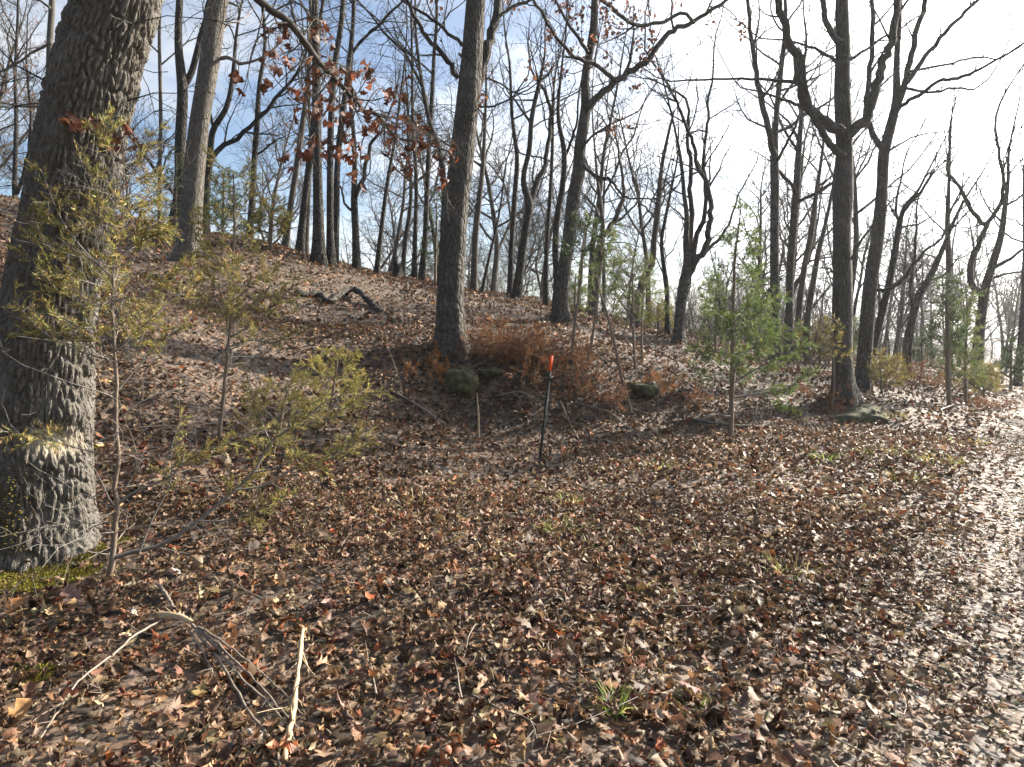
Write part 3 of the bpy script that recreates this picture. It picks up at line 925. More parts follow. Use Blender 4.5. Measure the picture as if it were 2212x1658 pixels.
tree('slender_tree', 'slim grey stem with spreading top, second of the twins near the stout oak', 'tree',
     [(1742, 770, 15), (1742, 716, 14), (1755, 622, 12), (1766, 556, 11), (1784, 480, 8), (1800, 400, 6)], mat='brown', seed=45, d=23, H=11)
tree('oak_tree', 'stout oak on the mossy mound with heavy limbs curving up to both sides', 'tree',
     [(1824, 866, 54), (1822, 830, 46), (1821, 809, 43), (1820, 700, 41), (1820, 600, 40), (1819, 502, 36), (1821, 422, 41), (1824, 360, 34), (1822, 267, 33), (1819, 187, 31), (1821, 107, 29), (1819, 27, 26), (1819, -30, 24)],
     limbs=[(w_([(1818, 285), (1803, 277), (1771, 256), (1742, 232), (1729, 187), (1721, 133), (1699, 75), (1686, 21), (1676, -20)], 24, 14), -0.6),
            (w_([(1822, 338), (1806, 325), (1779, 293), (1761, 262)], 16, 13), -0.3),
            (w_([(1824, 292), (1843, 283), (1870, 259), (1886, 213), (1899, 160), (1913, 120), (1926, 88), (1934, 40), (1942, -10)], 24, 13), -0.5),
            (w_([(1818, 95), (1806, 83), (1785, 53), (1778, 0), (1770, -30)], 14, 10), 0.5),
            (w_([(1815, 140), (1790, 120), (1755, 104), (1715, 92), (1641, 83)], 8, 3), 0.8),
            (w_([(1724, 180), (1675, 175), (1622, 171), (1520, 173), (1448, 176)], 8, 3), 0.9),
            (w_([(1745, 233), (1694, 216), (1657, 203), (1600, 190)], 7, 3), 0.6),
            (w_([(1826, 135), (1850, 122), (1875, 104), (1915, 77), (1950, 60)], 8, 4), 1.0),
            (w_([(1838, 560), (1868, 510), (1890, 480), (1930, 430)], 6, 3), -0.8),
            (w_([(1812, 600), (1790, 580), (1770, 580)], 5, 3), -0.6)],
     mat='oak', seed=46, H=16, sides=36, rings=140, flare=0.4, twigs=0.75, bare=0.6)
tree('oak_tree', 'pale trunk leaning beside the stout oak, its limbs streaming towards the bright sky', 'tree',
     [(1862, 845, 34), (1866, 790, 30), (1870, 742, 29), (1881, 609, 28), (1897, 502, 26), (1906, 400, 22), (1910, 333, 22), (1926, 267, 20), (1934, 235, 18), (1937, 133, 12), (1942, 53, 11), (1945, -20, 9)],
     limbs=[(w_([(1909, 335), (1895, 310), (1878, 269), (1872, 220), (1880, 150), (1885, 80), (1882, -10)], 13, 9), 0.8),
            (w_([(1934, 238), (1947, 213), (1966, 133), (1977, 80), (1995, 13), (2005, -20)], 15, 9), 0.3),
            (w_([(1938, 240), (1965, 220), (1995, 200), (2035, 173), (2075, 168), (2116, 149), (2155, 128), (2185, 112), (2215, 91)], 9, 4), -0.8),
            (w_([(1960, 178), (1990, 135), (2022, 93), (2062, 48), (2110, 3)], 11, 7), 0.6),
            (w_([(1960, 156), (2000, 147), (2049, 139), (2102, 125), (2160, 128)], 6, 3), 0.5),
            (w_([(1955, 190), (2010, 200), (2060, 190), (2105, 193), (2140, 165)], 6, 3), -0.7),
            (w_([(1885, 628), (1921, 625), (1945, 609), (1966, 582), (1995, 548), (2035, 515)], 9, 5), -0.6),
            (w_([(1908, 335), (1945, 310), (1990, 290), (2050, 285)], 5, 2), -0.6)],
     mat='oak', seed=47, H=15, sides=28, rings=120, flare=0.35, twigs=0.9, bare=0.6)
tree('leaning_tree', 'dark crooked trunk leaning away behind the pale oak', 'tree',
     [(1880, 800, 17), (1890, 740, 15), (1902, 689, 15), (1918, 622, 14), (1931, 556, 13), (1942, 497, 11), (1953, 449, 8), (1982, 414, 6), (2005, 370, 4)],
     limbs=[w_([(1930, 560), (1938, 490), (1936, 440), (1948, 380)], 8, 4)], mat='dark', seed=48, d=20, H=9)
tree('leaning_tree', 'heavy dark trunk leaning out beyond the thicket', 'tree',
     [(1958, 800, 20), (1961, 742, 18), (1971, 689, 17), (1987, 636, 16), (2003, 609, 14), (2035, 542, 10), (2060, 480, 7), (2085, 430, 5)],
     limbs=[w_([(1975, 680), (1965, 630), (1975, 560), (1980, 480)], 9, 4), w_([(2003, 608), (2030, 600), (2060, 570)], 7, 3)], mat='oak', seed=49, d=23, H=9)
tree('spreading_tree', 'wide crowned bare tree behind the tall dark cedar', 'tree',
     [(2112, 780, 23), (2116, 720, 20), (2121, 676, 18), (2129, 622, 17), (2145, 569, 15), (2161, 516, 13), (2171, 449, 10), (2178, 390, 7)],
     limbs=[w_([(2126, 640), (2095, 600), (2099, 564), (2115, 529), (2129, 489), (2161, 444), (2168, 400), (2160, 340), (2150, 280)], 14, 5),
            w_([(2128, 485), (2110, 470), (2089, 436), (2065, 395), (2049, 373), (2051, 320)], 10, 4), w_([(2145, 580), (2180, 560), (2215, 535)], 9, 5),
            w_([(2148, 600), (2180, 590), (2230, 588)], 6, 3)],
     mat='oak', seed=50, d=22, H=11, twigs=1.1)
tree('slender_tree', 'slim dark trunk at the far edge of the track', 'tree',
     [(2197, 858, 17), (2201, 800, 14), (2206, 740, 13), (2212, 640, 11), (2214, 500, 8)], mat='dark', seed=51, d=24, H=11)
tree('slender_tree', 'straight trunk rising behind the tall dark cedar', 'tree',
     [(2050, 790, 13), (2048, 680, 12), (2050, 580, 11), (2047, 480, 10), (2050, 400, 7), (2052, 330, 5)], mat='oak', seed=52, d=26, H=12)

# the drooping limb of the massive oak and its rust leaves
t1_root, t1_ch, _ = T1
rng = np.random.default_rng(77)
lim = traced(w_([(556, 0), (590, 22), (623, 48), (655, 88), (689, 133), (716, 165), (756, 205), (783, 235), (817, 251), (836, 275), (849, 293), (905, 308), (985, 332)], 17, 3), 6.1, 0.9)
k0 = int(np.searchsorted(t1_ch[:, 2], 6.6))
pre = np.array([[*t1_ch[k0, :3], 0.10], [t1_ch[k0, 0] + 0.6, t1_ch[k0, 1] + 0.2, 6.7, 0.06]])
limb_ch = resample(np.vstack([pre, lim]), 70)
limb_ch[:, :3] += rng.normal(0, 0.006, (70, 3))
t1_base = np.array(t1_root.location)
LT = Tubes()
LT.add(limb_ch[:, :3], limb_ch[:, 3], 10)
clusters = [(300, 260, .7), (640, 180, .8), (690, 310, 1.6), (330, 470, 1.3), (240, 470, .8), (590, 600, 1.2), (820, 640, 1.3), (960, 660, 1.1), (1050, 640, 1), (1290, 810, 1.3), (1210, 780, .6),
            (640, 820, 1.2), (600, 960, 1.2), (890, 1010, 1.4), (1030, 1040, .9), (1330, 1040, 1), (1440, 1090, .8), (1540, 1220, 1.5), (1720, 1240, 1.5), (1240, 1230, .9), (960, 1310, 1.2),
            (700, 1240, .8), (460, 1300, 1.0), (550, 1150, .6), (240, 730, .5), (480, 800, .7), (810, 880, 1.0), (1330, 1330, .8), (1380, 1400, .5), (1200, 1100, .9), (850, 1240, .9), (940, 790, .9),
            (920, 1220, .8), (20, 640, .9), (20, 720, .6), (400, 290, .5), (1480, 1060, .5), (1670, 1490, .4), (1000, 1550, .3)]
hang_spots = []
for (cx_, cy_, sz) in clusters:
    px, py = 516 + cx_ * .2668, cy_ * .2668
    dd = 6.1 + 0.9 * np.clip((px - 556) / 430, 0, 1) + rng.normal(0, 0.25)
    c = P(px, py, dd)
    j = int(np.argmin(np.linalg.norm(limb_ch[12:, :3] - c, axis=1))) + 12
    j = max(12, j - rng.integers(0, 5))
    a = limb_ch[j, :3]
    mid = (a + c) / 2 + rng.normal(0, 0.08, 3) + UP * 0.06
    tw = resample(np.vstack([a, mid, c + rng.normal(0, .02, 3)]), 9)
    LT.add(tw, np.linspace(min(limb_ch[j, 3] * 0.6, 0.009), 0.0025, 9), 5)
    for _ in range(4):
        i = rng.integers(2, 8)
        grow(LT, tw[i], side_dir(unit(tw[8] - tw[0]), rng.uniform(.4, 1.1), rng), rng.uniform(.15, .5), 0.0035, 2, rng, 3, 0.02, 0.25, 0.8, 0.0016)
    for _ in range(int(round(sz * 6))):
        hang_spots.append(c + rng.normal(0, 0.045 * sz + 0.02, 3))
for _ in range(26):
    i = rng.integers(14, 66)
    grow(LT, limb_ch[i, :3], side_dir(unit(limb_ch[i + 1, :3] - limb_ch[i - 1, :3]), rng.uniform(.5, 1.2), rng), rng.uniform(.3, 1.1), 0.007, 1, rng, 3, 0.03, 0.22, 0.9, 0.0018)
# small leafy sprig in front of the massive oak's own bark
sprig0 = P(252, 255, 5.0)
for e in ((150, 232), (170, 300), (262, 300), (282, 275)):
    c = P(e[0], e[1], 4.95)
    LT.add(resample(np.vstack([sprig0, (sprig0 + c) / 2 + UP * 0.03, c]), 7), np.linspace(.005, .002, 7), 5)
SPR = [P(x, y, 4.93 + rng.normal(0, .05)) for x, y in [(152, 250), (160, 262), (165, 275), (148, 262), (193, 262), (197, 272), (262, 282), (272, 270), (285, 300), (283, 318), (248, 305), (265, 300), (250, 322)]]
hang_spots += SPR
limb_obj = LT.build('drooping_limb', M['brown'], t1_root, t1_base)
hang_spots = np.array(hang_spots)[:290]
N = len(hang_spots)
v, f = leaf_batch(np.zeros((N, 3)), rng.uniform(0, 2 * pi, N), rng.uniform(0.8, 2.3, N), rng.uniform(0, 2 * pi, N), rng.uniform(0.10, 0.155, N),
                  rng.normal(0, 1.2, N), rng.normal(0, .9, N), rng.normal(0, 1.0, N), rng, 'oak')
cl_ = pick(rng, N, RUST)
for i in range(N):
    me = new_mesh('leaf', v[i], f, M['hang'], attrs={'Col': np.repeat([[*cl_[i], 1]], v.shape[1], 0)})
    o = link('leaf', me, limb_obj, hang_spots[i] - t1_base)

# ------------------------------------------------------------------ the woods behind: whole trees of a few habits, copied
def wood_tree(label, group, seed, Hh, r, mat, dens, habit, leafy_=None, fork=None):
    rng = np.random.default_rng(seed)
    root = thing('woodland_tree', label, 'tree', (0, 0, 0), group)
    p, d = np.array([0, 0, -0.4]), unit(np.array([rng.normal(0, .05), rng.normal(0, .05), 1]))
    pts = [[*p, r]]
    for k in range(9):
        d = unit(d + rng.normal(0, 0.075 if habit != 'crooked' else 0.17, 3) + UP * 0.08)
        p = p + d * Hh / 9
        pts.append([*p, r * (1 - (k + 1) / 9.6)])
    ch = resample(np.array(pts), 34)
    link('trunk', ring_mesh('trunk', ch[:, :3], np.maximum(ch[:, 3], .01), 10, M[mat], np.zeros(3), 0.35, seed=seed, rough=0.03), root)
    T = Tubes(); tips = []
    m = int((22 if habit == 'full' else 16) * dens)
    lo = 0.22 if habit == 'full' else 0.38
    for j in range(m):
        t = lo + (0.97 - lo) * (j + rng.random()) / m
        i = int(t * 33)
        ang = j * 2.4 + rng.uniform(-.6, .6)
        up_ = rng.uniform(0.5, 1.6) if habit != 'level' else rng.uniform(0.05, 0.5)
        ll = (1.12 - t) * Hh * rng.uniform(.32, .6)
        grow(T, ch[i, :3], unit(np.array([cos(ang), sin(ang), up_])), ll, min(ch[i, 3] * .6, 0.013 * ll + 0.004), 0, rng, 3, 0.09, 0.2 if habit != 'crooked' else 0.3, 0.8 * dens, 0.006, tips)
    T.build('crown', M[mat], root, np.zeros(3))
    if leafy_:
        idx = rng.choice(len(tips), min(leafy_, len(tips)), replace=False)
        pos = np.repeat(np.array([tips[k][0] for k in idx]), 3, axis=0)
        pos = pos + rng.normal(0, .08, pos.shape)
        N = len(pos)
        v, f = leaf_batch(pos, rng.uniform(0, 2 * pi, N), rng.uniform(.6, 2.2, N), rng.uniform(0, 2 * pi, N), rng.uniform(.09, .15, N), rng.normal(0, 1, N), rng.normal(0, .8, N), rng.normal(0, .6, N), rng, 'far')
        a = leaf_mesh_arrays(v, f, pick(rng, N, BROWN))
        o = link('withered_leaves', new_mesh('withered_leaves', a[0], a[1], M['hang'], attrs={'Col': a[2]}), root)
        o['kind'] = 'stuff'
    return root


G_ = 'bare trees of the woods beyond the crest'
KINDS = [
    wood_tree('slender bare tree with steep branches in the woods beyond the crest', G_, 101, 13, .15, 'dark', 1.0, 'steep'),
    wood_tree('full twiggy bare tree in the woods beyond the crest', G_, 102, 12, .16, 'brown', 1.1, 'full'),
    wood_tree('crooked bare tree in the woods beyond the crest', G_, 103, 11, .15, 'dark', 1.0, 'crooked'),
    wood_tree('bare tree with level spreading limbs in the woods beyond the crest', G_, 104, 12, .14, 'brown', 1.0, 'level'),
    wood_tree('tree holding withered brown leaves in the woods beyond the crest', G_, 105, 10, .13, 'dark', 1.0, 'full', 700),
]
rng = np.random.default_rng(5)
spots = []
tries = 0
while len(spots) < 260 and tries < 6000:
    tries += 1
    y = rng.uniform(27, 95) if rng.random() < .6 else rng.uniform(60, 130)
    x = rng.uniform(-0.95, 0.95) * y if rng.random() < .7 else rng.uniform(.3, .95) * y
    pxx = CX + F * x / y
    dmin = np.interp(pxx, [0, 600, 1000, 1500, 1900, 2212], [26, 27, 31, 29, 28, 27])
    u_, v_ = uv(x, y)
    if y < dmin or (v_ < 2.5 and v_ > -5 and y < 45):
        continue
    if all((x - a) ** 2 + (y - b) ** 2 > (1.6 + 0.02 * y) ** 2 for a, b, _ in spots):
        spots.append((x, y, 0))
used = set()
for i, (x, y, _) in enumerate(spots):
    k = int(rng.choice(5, p=[.26, .26, .2, .16, .12]))
    if k == 4 and x > 5:
        k = 1
    o = KINDS[k] if k not in used else copy_tree(KINDS[k])
    used.add(k)
    o.location = (x, y, gz(x, y) - 0.05)
    s = rng.uniform(.7, 1.15)
    o.rotation_euler = (rng.normal(0, .03), rng.normal(0, .03), rng.uniform(0, 6.28))
    o.scale = (s, s, s * rng.uniform(.95, 1.1))

# ------------------------------------------------------------------ cedars and brush
CED_Y = [(3, (.22, .20, .06)), (2, (.27, .22, .075)), (1.3, (.24, .15, .06)), (1.2, (.13, .15, .045))]
CED_G = [(3, (.11, .165, .045)), (2, (.15, .19, .055)), (1, (.07, .11, .035)), (.6, (.21, .19, .07))]
CED_D = [(3, (.035, .06, .022)), (2, (.05, .075, .028)), (.8, (.09, .09, .035))]
RUSTY = [(3, (.19, .085, .04)), (2, (.13, .06, .032)), (1, (.25, .14, .065))]


def spray(rng, p, d, Ln, step, blade, W, out):
    """a flat feathery spray of scale leaf shoots along a twig"""
    side = unit(np.cross(d, rng.normal(size=3)))
    n = max(4, int(Ln / step * 2))
    t = (np.arange(n) + rng.random(n) * .6) / n
    droop = np.array([0, 0, -0.10]) * Ln
    pos = p + d * (Ln * t[:, None]) + droop * (t[:, None] ** 2)
    sgn = np.where(np.arange(n) % 2 == 0, 1, -1)[:, None]
    bd = d + side * sgn * rng.uniform(.5, 1.1, (n, 1)) + rng.normal(0, .28, (n, 3))
    bd /= np.linalg.norm(bd, axis=1, keepdims=True)
    bl = blade * rng.uniform(.6, 1.3, (n, 1)) * (1.15 - .5 * t[:, None])
    wv = np.cross(bd, rng.normal(size=(n, 3)))
    wv /= np.linalg.norm(wv, axis=1, keepdims=True)
    q = np.stack([pos + wv * W * .45, pos - wv * W * .45, pos + bd * bl], 1)
    out.append(q)


def cedar(name, label, cat, stem, d=None, table=CED_G, nb=30, blen=(0.5, 0.25), bare=(0.1, 0.3), seed=1, extra=(), twig_step=0.055, blade=0.045, W=0.009, fol=(0.35, 1.0),
          group=None, rise=0.5, sides=8, spr=0.20, keep=None, dens=1.0, lowdead=0):
    """stem traced; branches whorled; foliage on the outer part of each branch; extra = traced branches"""
    rng = np.random.default_rng(seed)
    if d is None:
        d = hit(stem[0][0], stem[0][1])[1]
    st = traced(stem, d, 0.0)
    st[0, 2] = gz(st[0, 0], st[0, 1])
    base = st[0, :3].copy()
    st = np.vstack([[*(base - UP * 0.15), st[0, 3] * 1.1], st])
    ch = resample(st, 40)
    ch[2:, :2] += rng.normal(0, .003, (38, 2))
    ch[:, 3] = np.maximum(ch[:, 3], .003)
    root = thing(name, label, cat, base, group)
    T0 = Tubes(); T0.add(ch[:, :3], ch[:, 3], sides)
    T0.build('trunk', M['cedarbark'], root, base)
    T, quads, = Tubes(), []
    Hs = ch[-1, 2] - base[2]
    branches = []
    for e in extra:
        e, dr = e if isinstance(e, tuple) else (e, rng.uniform(-.3, .3))
        lp = resample(traced(e, d, dr), 14)
        branches.append((lp[:, :3], lp[:, 3]))
    for j in range(nb):
        t = bare[1] + (1 - bare[1]) * (j + rng.random()) / nb
        i = min(int(np.searchsorted(ch[:, 2], base[2] + t * Hs)), 38)
        ang = j * 2.4 + rng.uniform(-.5, .5)
        ll = (blen[0] * (1 - t) + blen[1] * t) * rng.uniform(.6, 1.15)
        if keep and rng.random() > keep(ang, t):
            continue
        dd = unit(np.array([cos(ang), sin(ang), rise * rng.uniform(.4, 1.5)]))
        pts = [ch[i, :3]]
        for k in range(7):
            dd = unit(dd + rng.normal(0, .09, 3) + UP * 0.04)
            pts.append(pts[-1] + dd * ll / 7)
        branches.append((np.array(pts), np.linspace(max(.0035, min(ch[i, 3] * .55, ll * .012)), .0018, 8)))
    for pts, rad in branches:
        T.add(pts, rad, 4)
        L_ = np.linalg.norm(np.diff(pts, axis=0), axis=1).sum()
        n = max(3, int(L_ / twig_step * dens * 0.85))
        for k in range(n):
            t = fol[0] + (fol[1] - fol[0]) * (k + rng.random()) / n
            x = t * (len(pts) - 1)
            i = min(int(x), len(pts) - 2)
            q = pts[i] + (pts[i + 1] - pts[i]) * (x - i)
            dirn = unit(pts[i + 1] - pts[i])
            sd = side_dir(dirn, rng.uniform(.4, 1.0), rng)
            sl = min(spr, 0.45 * L_ + .05) * rng.uniform(.5, 1.25) * (1.2 - .5 * t)
            T.add(np.array([q, q + sd * sl * .9 - UP * .06 * sl]), np.array([.002, .001]), 3)
            spray(rng, q, sd, sl, blade * .33, blade, W, quads)
            if sl > .12:
                for s_ in range(2):
                    q2 = q + sd * sl * rng.uniform(.2, .7)
                    spray(rng, q2, side_dir(sd, rng.uniform(.5, .9), rng), sl * .55, blade * .36, blade, W, quads)
        if rng.random() < lowdead:
            for _ in range(4):
                i = rng.integers(1, len(pts) - 1)
                grow(T, pts[i], side_dir(unit(pts[i] - pts[i - 1]), rng.uniform(.4, 1.1), rng), rng.uniform(.15, .4), .003, 2, rng, 3, 0.02, .25, .8, .0012)
    for _ in range(int(lowdead * 22)):
        i = rng.integers(3, 22)
        ang = rng.uniform(0, 6.28)
        grow(T, ch[i, :3], unit(np.array([cos(ang), sin(ang), rng.uniform(-.1, .5)])), rng.uniform(.3, .9), .005, 1, rng, 3, 0.02, .2, 1.0, .0013)
    Bo = T.build('branches', M['twig'], root, base)
    q = np.concatenate(quads)
    n = len(q)
    col = np.repeat(np.c_[pick(rng, n, table), np.ones(n)], 3, 0)
    fo = link('foliage', new_mesh('foliage', q.reshape(-1, 3) - base, np.arange(n * 3).reshape(-1, 3), M['cedar'], smooth=False, attrs={'Col': col}), root)
    return root


cedar('cedar_sapling', 'spindly yellowing young cedar with bare lower limbs, growing before the massive oak', 'tree',
      [(236, 1250, 15), (243, 1211, 13), (247, 1150, 12), (252, 1091, 11), (247, 1060, 10), (256, 998, 9), (251, 918, 8), (251, 811, 7.5), (248, 769, 7), (243, 636, 6), (246, 569, 5), (259, 502, 4), (267, 409, 3), (266, 330, 2)],
      table=CED_Y, nb=46, blen=(.75, .26), bare=(.1, .48), seed=61, fol=(.42, 1.0), lowdead=.9, blade=.042, W=.0095, spr=.19, twig_step=.05,
      extra=[(w_([(243, 1206), (290, 1192), (347, 1179), (427, 1126), (507, 1059), (547, 1022), (590, 950), (640, 920), (700, 870)], 11, 3), .5), (w_([(300, 1196), (330, 1120), (368, 1040), (372, 960), (395, 900)], 5, 2), .3),
             (w_([(254, 1091), (288, 1064), (333, 1046), (373, 1027), (400, 998), (455, 970), (507, 955), (560, 930)], 6, 2), .4), (w_([(427, 1126), (490, 1125), (545, 1105), (610, 1075)], 4, 2), -.2),
             (w_([(507, 1059), (570, 1050), (640, 1010), (720, 990), (800, 930)], 4, 2), .3), (w_([(547, 1022), (600, 1010), (660, 985)], 4, 2), .1),
             (w_([(242, 633), (173, 601), (123, 556), (85, 502), (59, 457)], 4, 1.5), -.2), (w_([(243, 600), (180, 540), (130, 470), (105, 410), (90, 370)], 4, 1.5), -.15),
             (w_([(244, 780), (190, 765), (140, 745), (95, 720), (45, 665), (30, 640)], 4, 1.5), -.25), (w_([(248, 740), (215, 737), (150, 735), (105, 710), (60, 680)], 4, 1.5), -.1),
             (w_([(247, 700), (200, 650), (140, 640), (100, 600), (52, 540)], 3.5, 1.5), -.2), (w_([(246, 650), (300, 640), (360, 600), (400, 580)], 4, 2), .3), (w_([(250, 760), (320, 700), (380, 640), (420, 610)], 5, 2), .4),
             (w_([(250, 850), (300, 790), (350, 740), (400, 700)], 4, 2), .3), (w_([(258, 505), (290, 460), (330, 430), (350, 400)], 3, 1.5), .2), (w_([(262, 460), (230, 420), (190, 380), (165, 320)], 3, 1.5), -.1),
             (w_([(250, 985), (180, 972), (100, 950), (0, 930)], 3.5, 1.5), -.4), (w_([(250, 560), (310, 520), (370, 500)], 3, 1.5), .1)])
cedar('cedar_sapling', 'second spindly young cedar, thin straight stem on the slope below the light grey tree', 'tree',
      [(475, 946, 10), (482, 870, 8.5), (488, 796, 8), (499, 689, 7), (503, 582, 6), (506, 476, 5), (504, 369, 2.5)],
      table=CED_Y, nb=44, blen=(1.05, .30), bare=(.1, .30), seed=62, fol=(.42, 1.0), lowdead=.8, blade=.05, W=.0115, spr=.24, twig_step=.062,
      extra=[(w_([(499, 700), (540, 660), (590, 640), (640, 650)], 4, 2), .3), (w_([(497, 730), (560, 690), (610, 640), (645, 610)], 4, 2), .2), (w_([(503, 590), (460, 560), (425, 545), (400, 560)], 3.5, 2), -.2),
             (w_([(494, 750), (540, 735), (590, 740), (640, 715)], 4, 2), .4), (w_([(505, 500), (560, 470), (600, 450)], 3, 1.5), .2)])
cedar('cedar_bush', 'low yellow green cedar bush at the foot of the bank shade', 'shrub',
      [(700, 925, 8), (712, 880, 7), (722, 830, 5), (730, 768, 3)], table=[(3, (.36, .33, .09)), (2, (.40, .34, .11)), (1, (.3, .22, .08))], nb=22, blen=(.75, .25), bare=(0, .12), seed=63, fol=(.35, 1), blade=.055, W=.011, spr=.24,
      extra=[(w_([(700, 915), (760, 870), (800, 850), (838, 848)], 5, 2), .2), (w_([(705, 900), (750, 840), (790, 810)], 5, 2), .1)])
cedar('cedar_bush', 'straggling olive cedar spray low over the leaves beside the yellow green bush', 'shrub',
      [(590, 985, 8), (600, 940, 7), (612, 880, 5), (622, 835, 3)], table=CED_Y, nb=22, blen=(.75, .3), bare=(0, .12), seed=64, fol=(.4, 1), blade=.05, W=.0095, spr=.22,
      extra=[(w_([(595, 965), (650, 930), (700, 905), (745, 900)], 4, 2), .2), (w_([(592, 975), (560, 900), (545, 850), (530, 800)], 4, 2), .2), (w_([(596, 980), (680, 985), (760, 975), (815, 950)], 4, 2), .2)])
SAP = [(3, (.11, .16, .05)), (2, (.16, .18, .06)), (1, (.2, .16, .07))]
cedar('cedar_sapling', 'thin cedar pole with a green tuft on top, beside the long limbed bare oak', 'tree',
      [(1236, 800, 9), (1237, 756, 8), (1245, 676, 6.5), (1256, 596, 5.5), (1261, 516, 4), (1266, 480, 2.5)], d=13.0, table=CED_D, nb=14, blen=(.75, .4), bare=(.1, .66), seed=65, fol=(.3, 1), blade=.07, W=.015, spr=.26, lowdead=.25, sides=7)
cedar('cedar_sapling', 'thin cedar pole leaning slightly, sparse tuft of green high up', 'tree',
      [(1271, 815, 7), (1278, 740, 6), (1288, 662, 5), (1296, 580, 4), (1303, 500, 2.5)], d=13.3, table=SAP, nb=14, blen=(.8, .45), bare=(.1, .66), seed=66, fol=(.3, 1), blade=.07, W=.015, spr=.26, lowdead=.25, sides=7)
cedar('cedar_sapling', 'bare slanting cedar pole crossing the dead brush', 'tree',
      [(1363, 902, 7), (1341, 809, 7), (1325, 729, 6), (1309, 670, 5), (1296, 630, 4), (1290, 590, 2.5)], table=SAP, nb=10, blen=(.8, .4), bare=(.1, .7), seed=67, fol=(.3, 1), blade=.07, W=.014, spr=.24, lowdead=.3, sides=7)
cedar('cedar_sapling', 'thin upright cedar pole behind the slanting one', 'tree',
      [(1372, 815, 6), (1370, 760, 6), (1368, 700, 5), (1367, 636, 4), (1366, 560, 2)], d=13.8, table=SAP, nb=18, blen=(.8, .35), bare=(.1, .42), seed=68, fol=(.3, 1), blade=.065, W=.013, spr=.24, lowdead=.3, sides=7, dens=.7)
cedar('cedar_sapling', 'wispy cedar with pale green sprays in the gap between the dark trunks', 'tree',
      [(1387, 815, 6), (1386, 740, 5), (1387, 676, 4), (1392, 600, 2.5), (1394, 560, 2)], d=14.2, table=SAP, nb=20, blen=(.95, .35), bare=(.1, .3), seed=69, fol=(.3, 1), blade=.065, W=.013, spr=.24, lowdead=.2, sides=7, dens=.7)
cedar('cedar_tree', 'bright green young cedar standing at the foot of the bank', 'tree',
      [(1578, 946, 13), (1580, 880, 11), (1582, 809, 10), (1584, 690, 8), (1588, 556, 6), (1596, 490, 4), (1601, 445, 2)], table=CED_G, nb=60, blen=(1.25, .22), bare=(.1, .17), seed=70, fol=(.3, 1), blade=.062, W=.014, spr=.27, rise=.35,
      twig_step=.05, keep=lambda a, t: (0.95 if cos(a) > -.2 else .42), lowdead=.3,
      extra=[(w_([(1582, 830), (1630, 800), (1690, 770), (1745, 740)], 4, 2), -.3), (w_([(1583, 780), (1630, 750), (1690, 720), (1735, 705)], 4, 2), .3), (w_([(1582, 860), (1640, 850), (1700, 840), (1750, 800)], 4, 2), .1),
             (w_([(1584, 720), (1620, 690), (1660, 660), (1690, 640)], 4, 2), .2)])
cedar('cedar_sapling', 'small olive cedar sapling growing against the stout oak', 'shrub',
      [(1800, 860, 4), (1802, 800, 3.5), (1800, 750, 3), (1798, 690, 2)], d=14.3, table=CED_Y, nb=20, blen=(.45, .18), bare=(.1, .5), seed=71, fol=(.2, 1), blade=.07, W=.014, spr=.2)
cedar('cedar_bush', 'yellow olive bush beside the foot of the pale leaning oak', 'shrub',
      [(1905, 850, 6), (1903, 815, 5), (1900, 770, 3)], d=16.8, table=CED_Y, nb=26, blen=(.75, .35), bare=(.0, .1), seed=72, fol=(.3, 1), blade=.075, W=.015, spr=.28)
cedar('cedar_tree', 'tall dark cedar with a dense head on a thin bare stem by the track', 'tree',
      [(2050, 885, 11), (2048, 800, 10), (2047, 720, 9), (2046, 660, 7), (2050, 600, 4)], d=16.2, table=[(3, (.05, .085, .03)), (2, (.075, .11, .04)), (.8, (.13, .13, .05))], nb=46, blen=(.75, .28), bare=(.1, .40), seed=73, fol=(.35, 1), blade=.08, W=.017, spr=.28, twig_step=.06, lowdead=.35, rise=.7)
cedar('cedar_tree', 'green cedar with olive skirts next to the tall dark one', 'tree',
      [(2086, 885, 8), (2085, 800, 7), (2088, 720, 5), (2092, 650, 3)], d=17.0, table=SAP, nb=56, blen=(.7, .3), bare=(.0, .12), seed=74, fol=(.3, 1), blade=.08, W=.017, spr=.28)
cedar('cedar_bush', 'rounded yellow green bush below the olive skirted cedar', 'shrub',
      [(2125, 858, 5), (2124, 830, 4), (2122, 795, 3)], d=18.5, table=CED_Y, nb=28, blen=(.6, .3), bare=(.0, .1), seed=75, fol=(.25, 1), blade=.08, W=.017, spr=.28)
cedar('cedar_tree', 'young dark green cedar at the far bend of the track', 'tree',
      [(2183, 850, 6), (2184, 800, 5), (2186, 740, 3)], d=21, table=CED_D, nb=34, blen=(.7, .2), bare=(.0, .15), seed=76, fol=(.25, 1), blade=.1, W=.02, spr=.3)
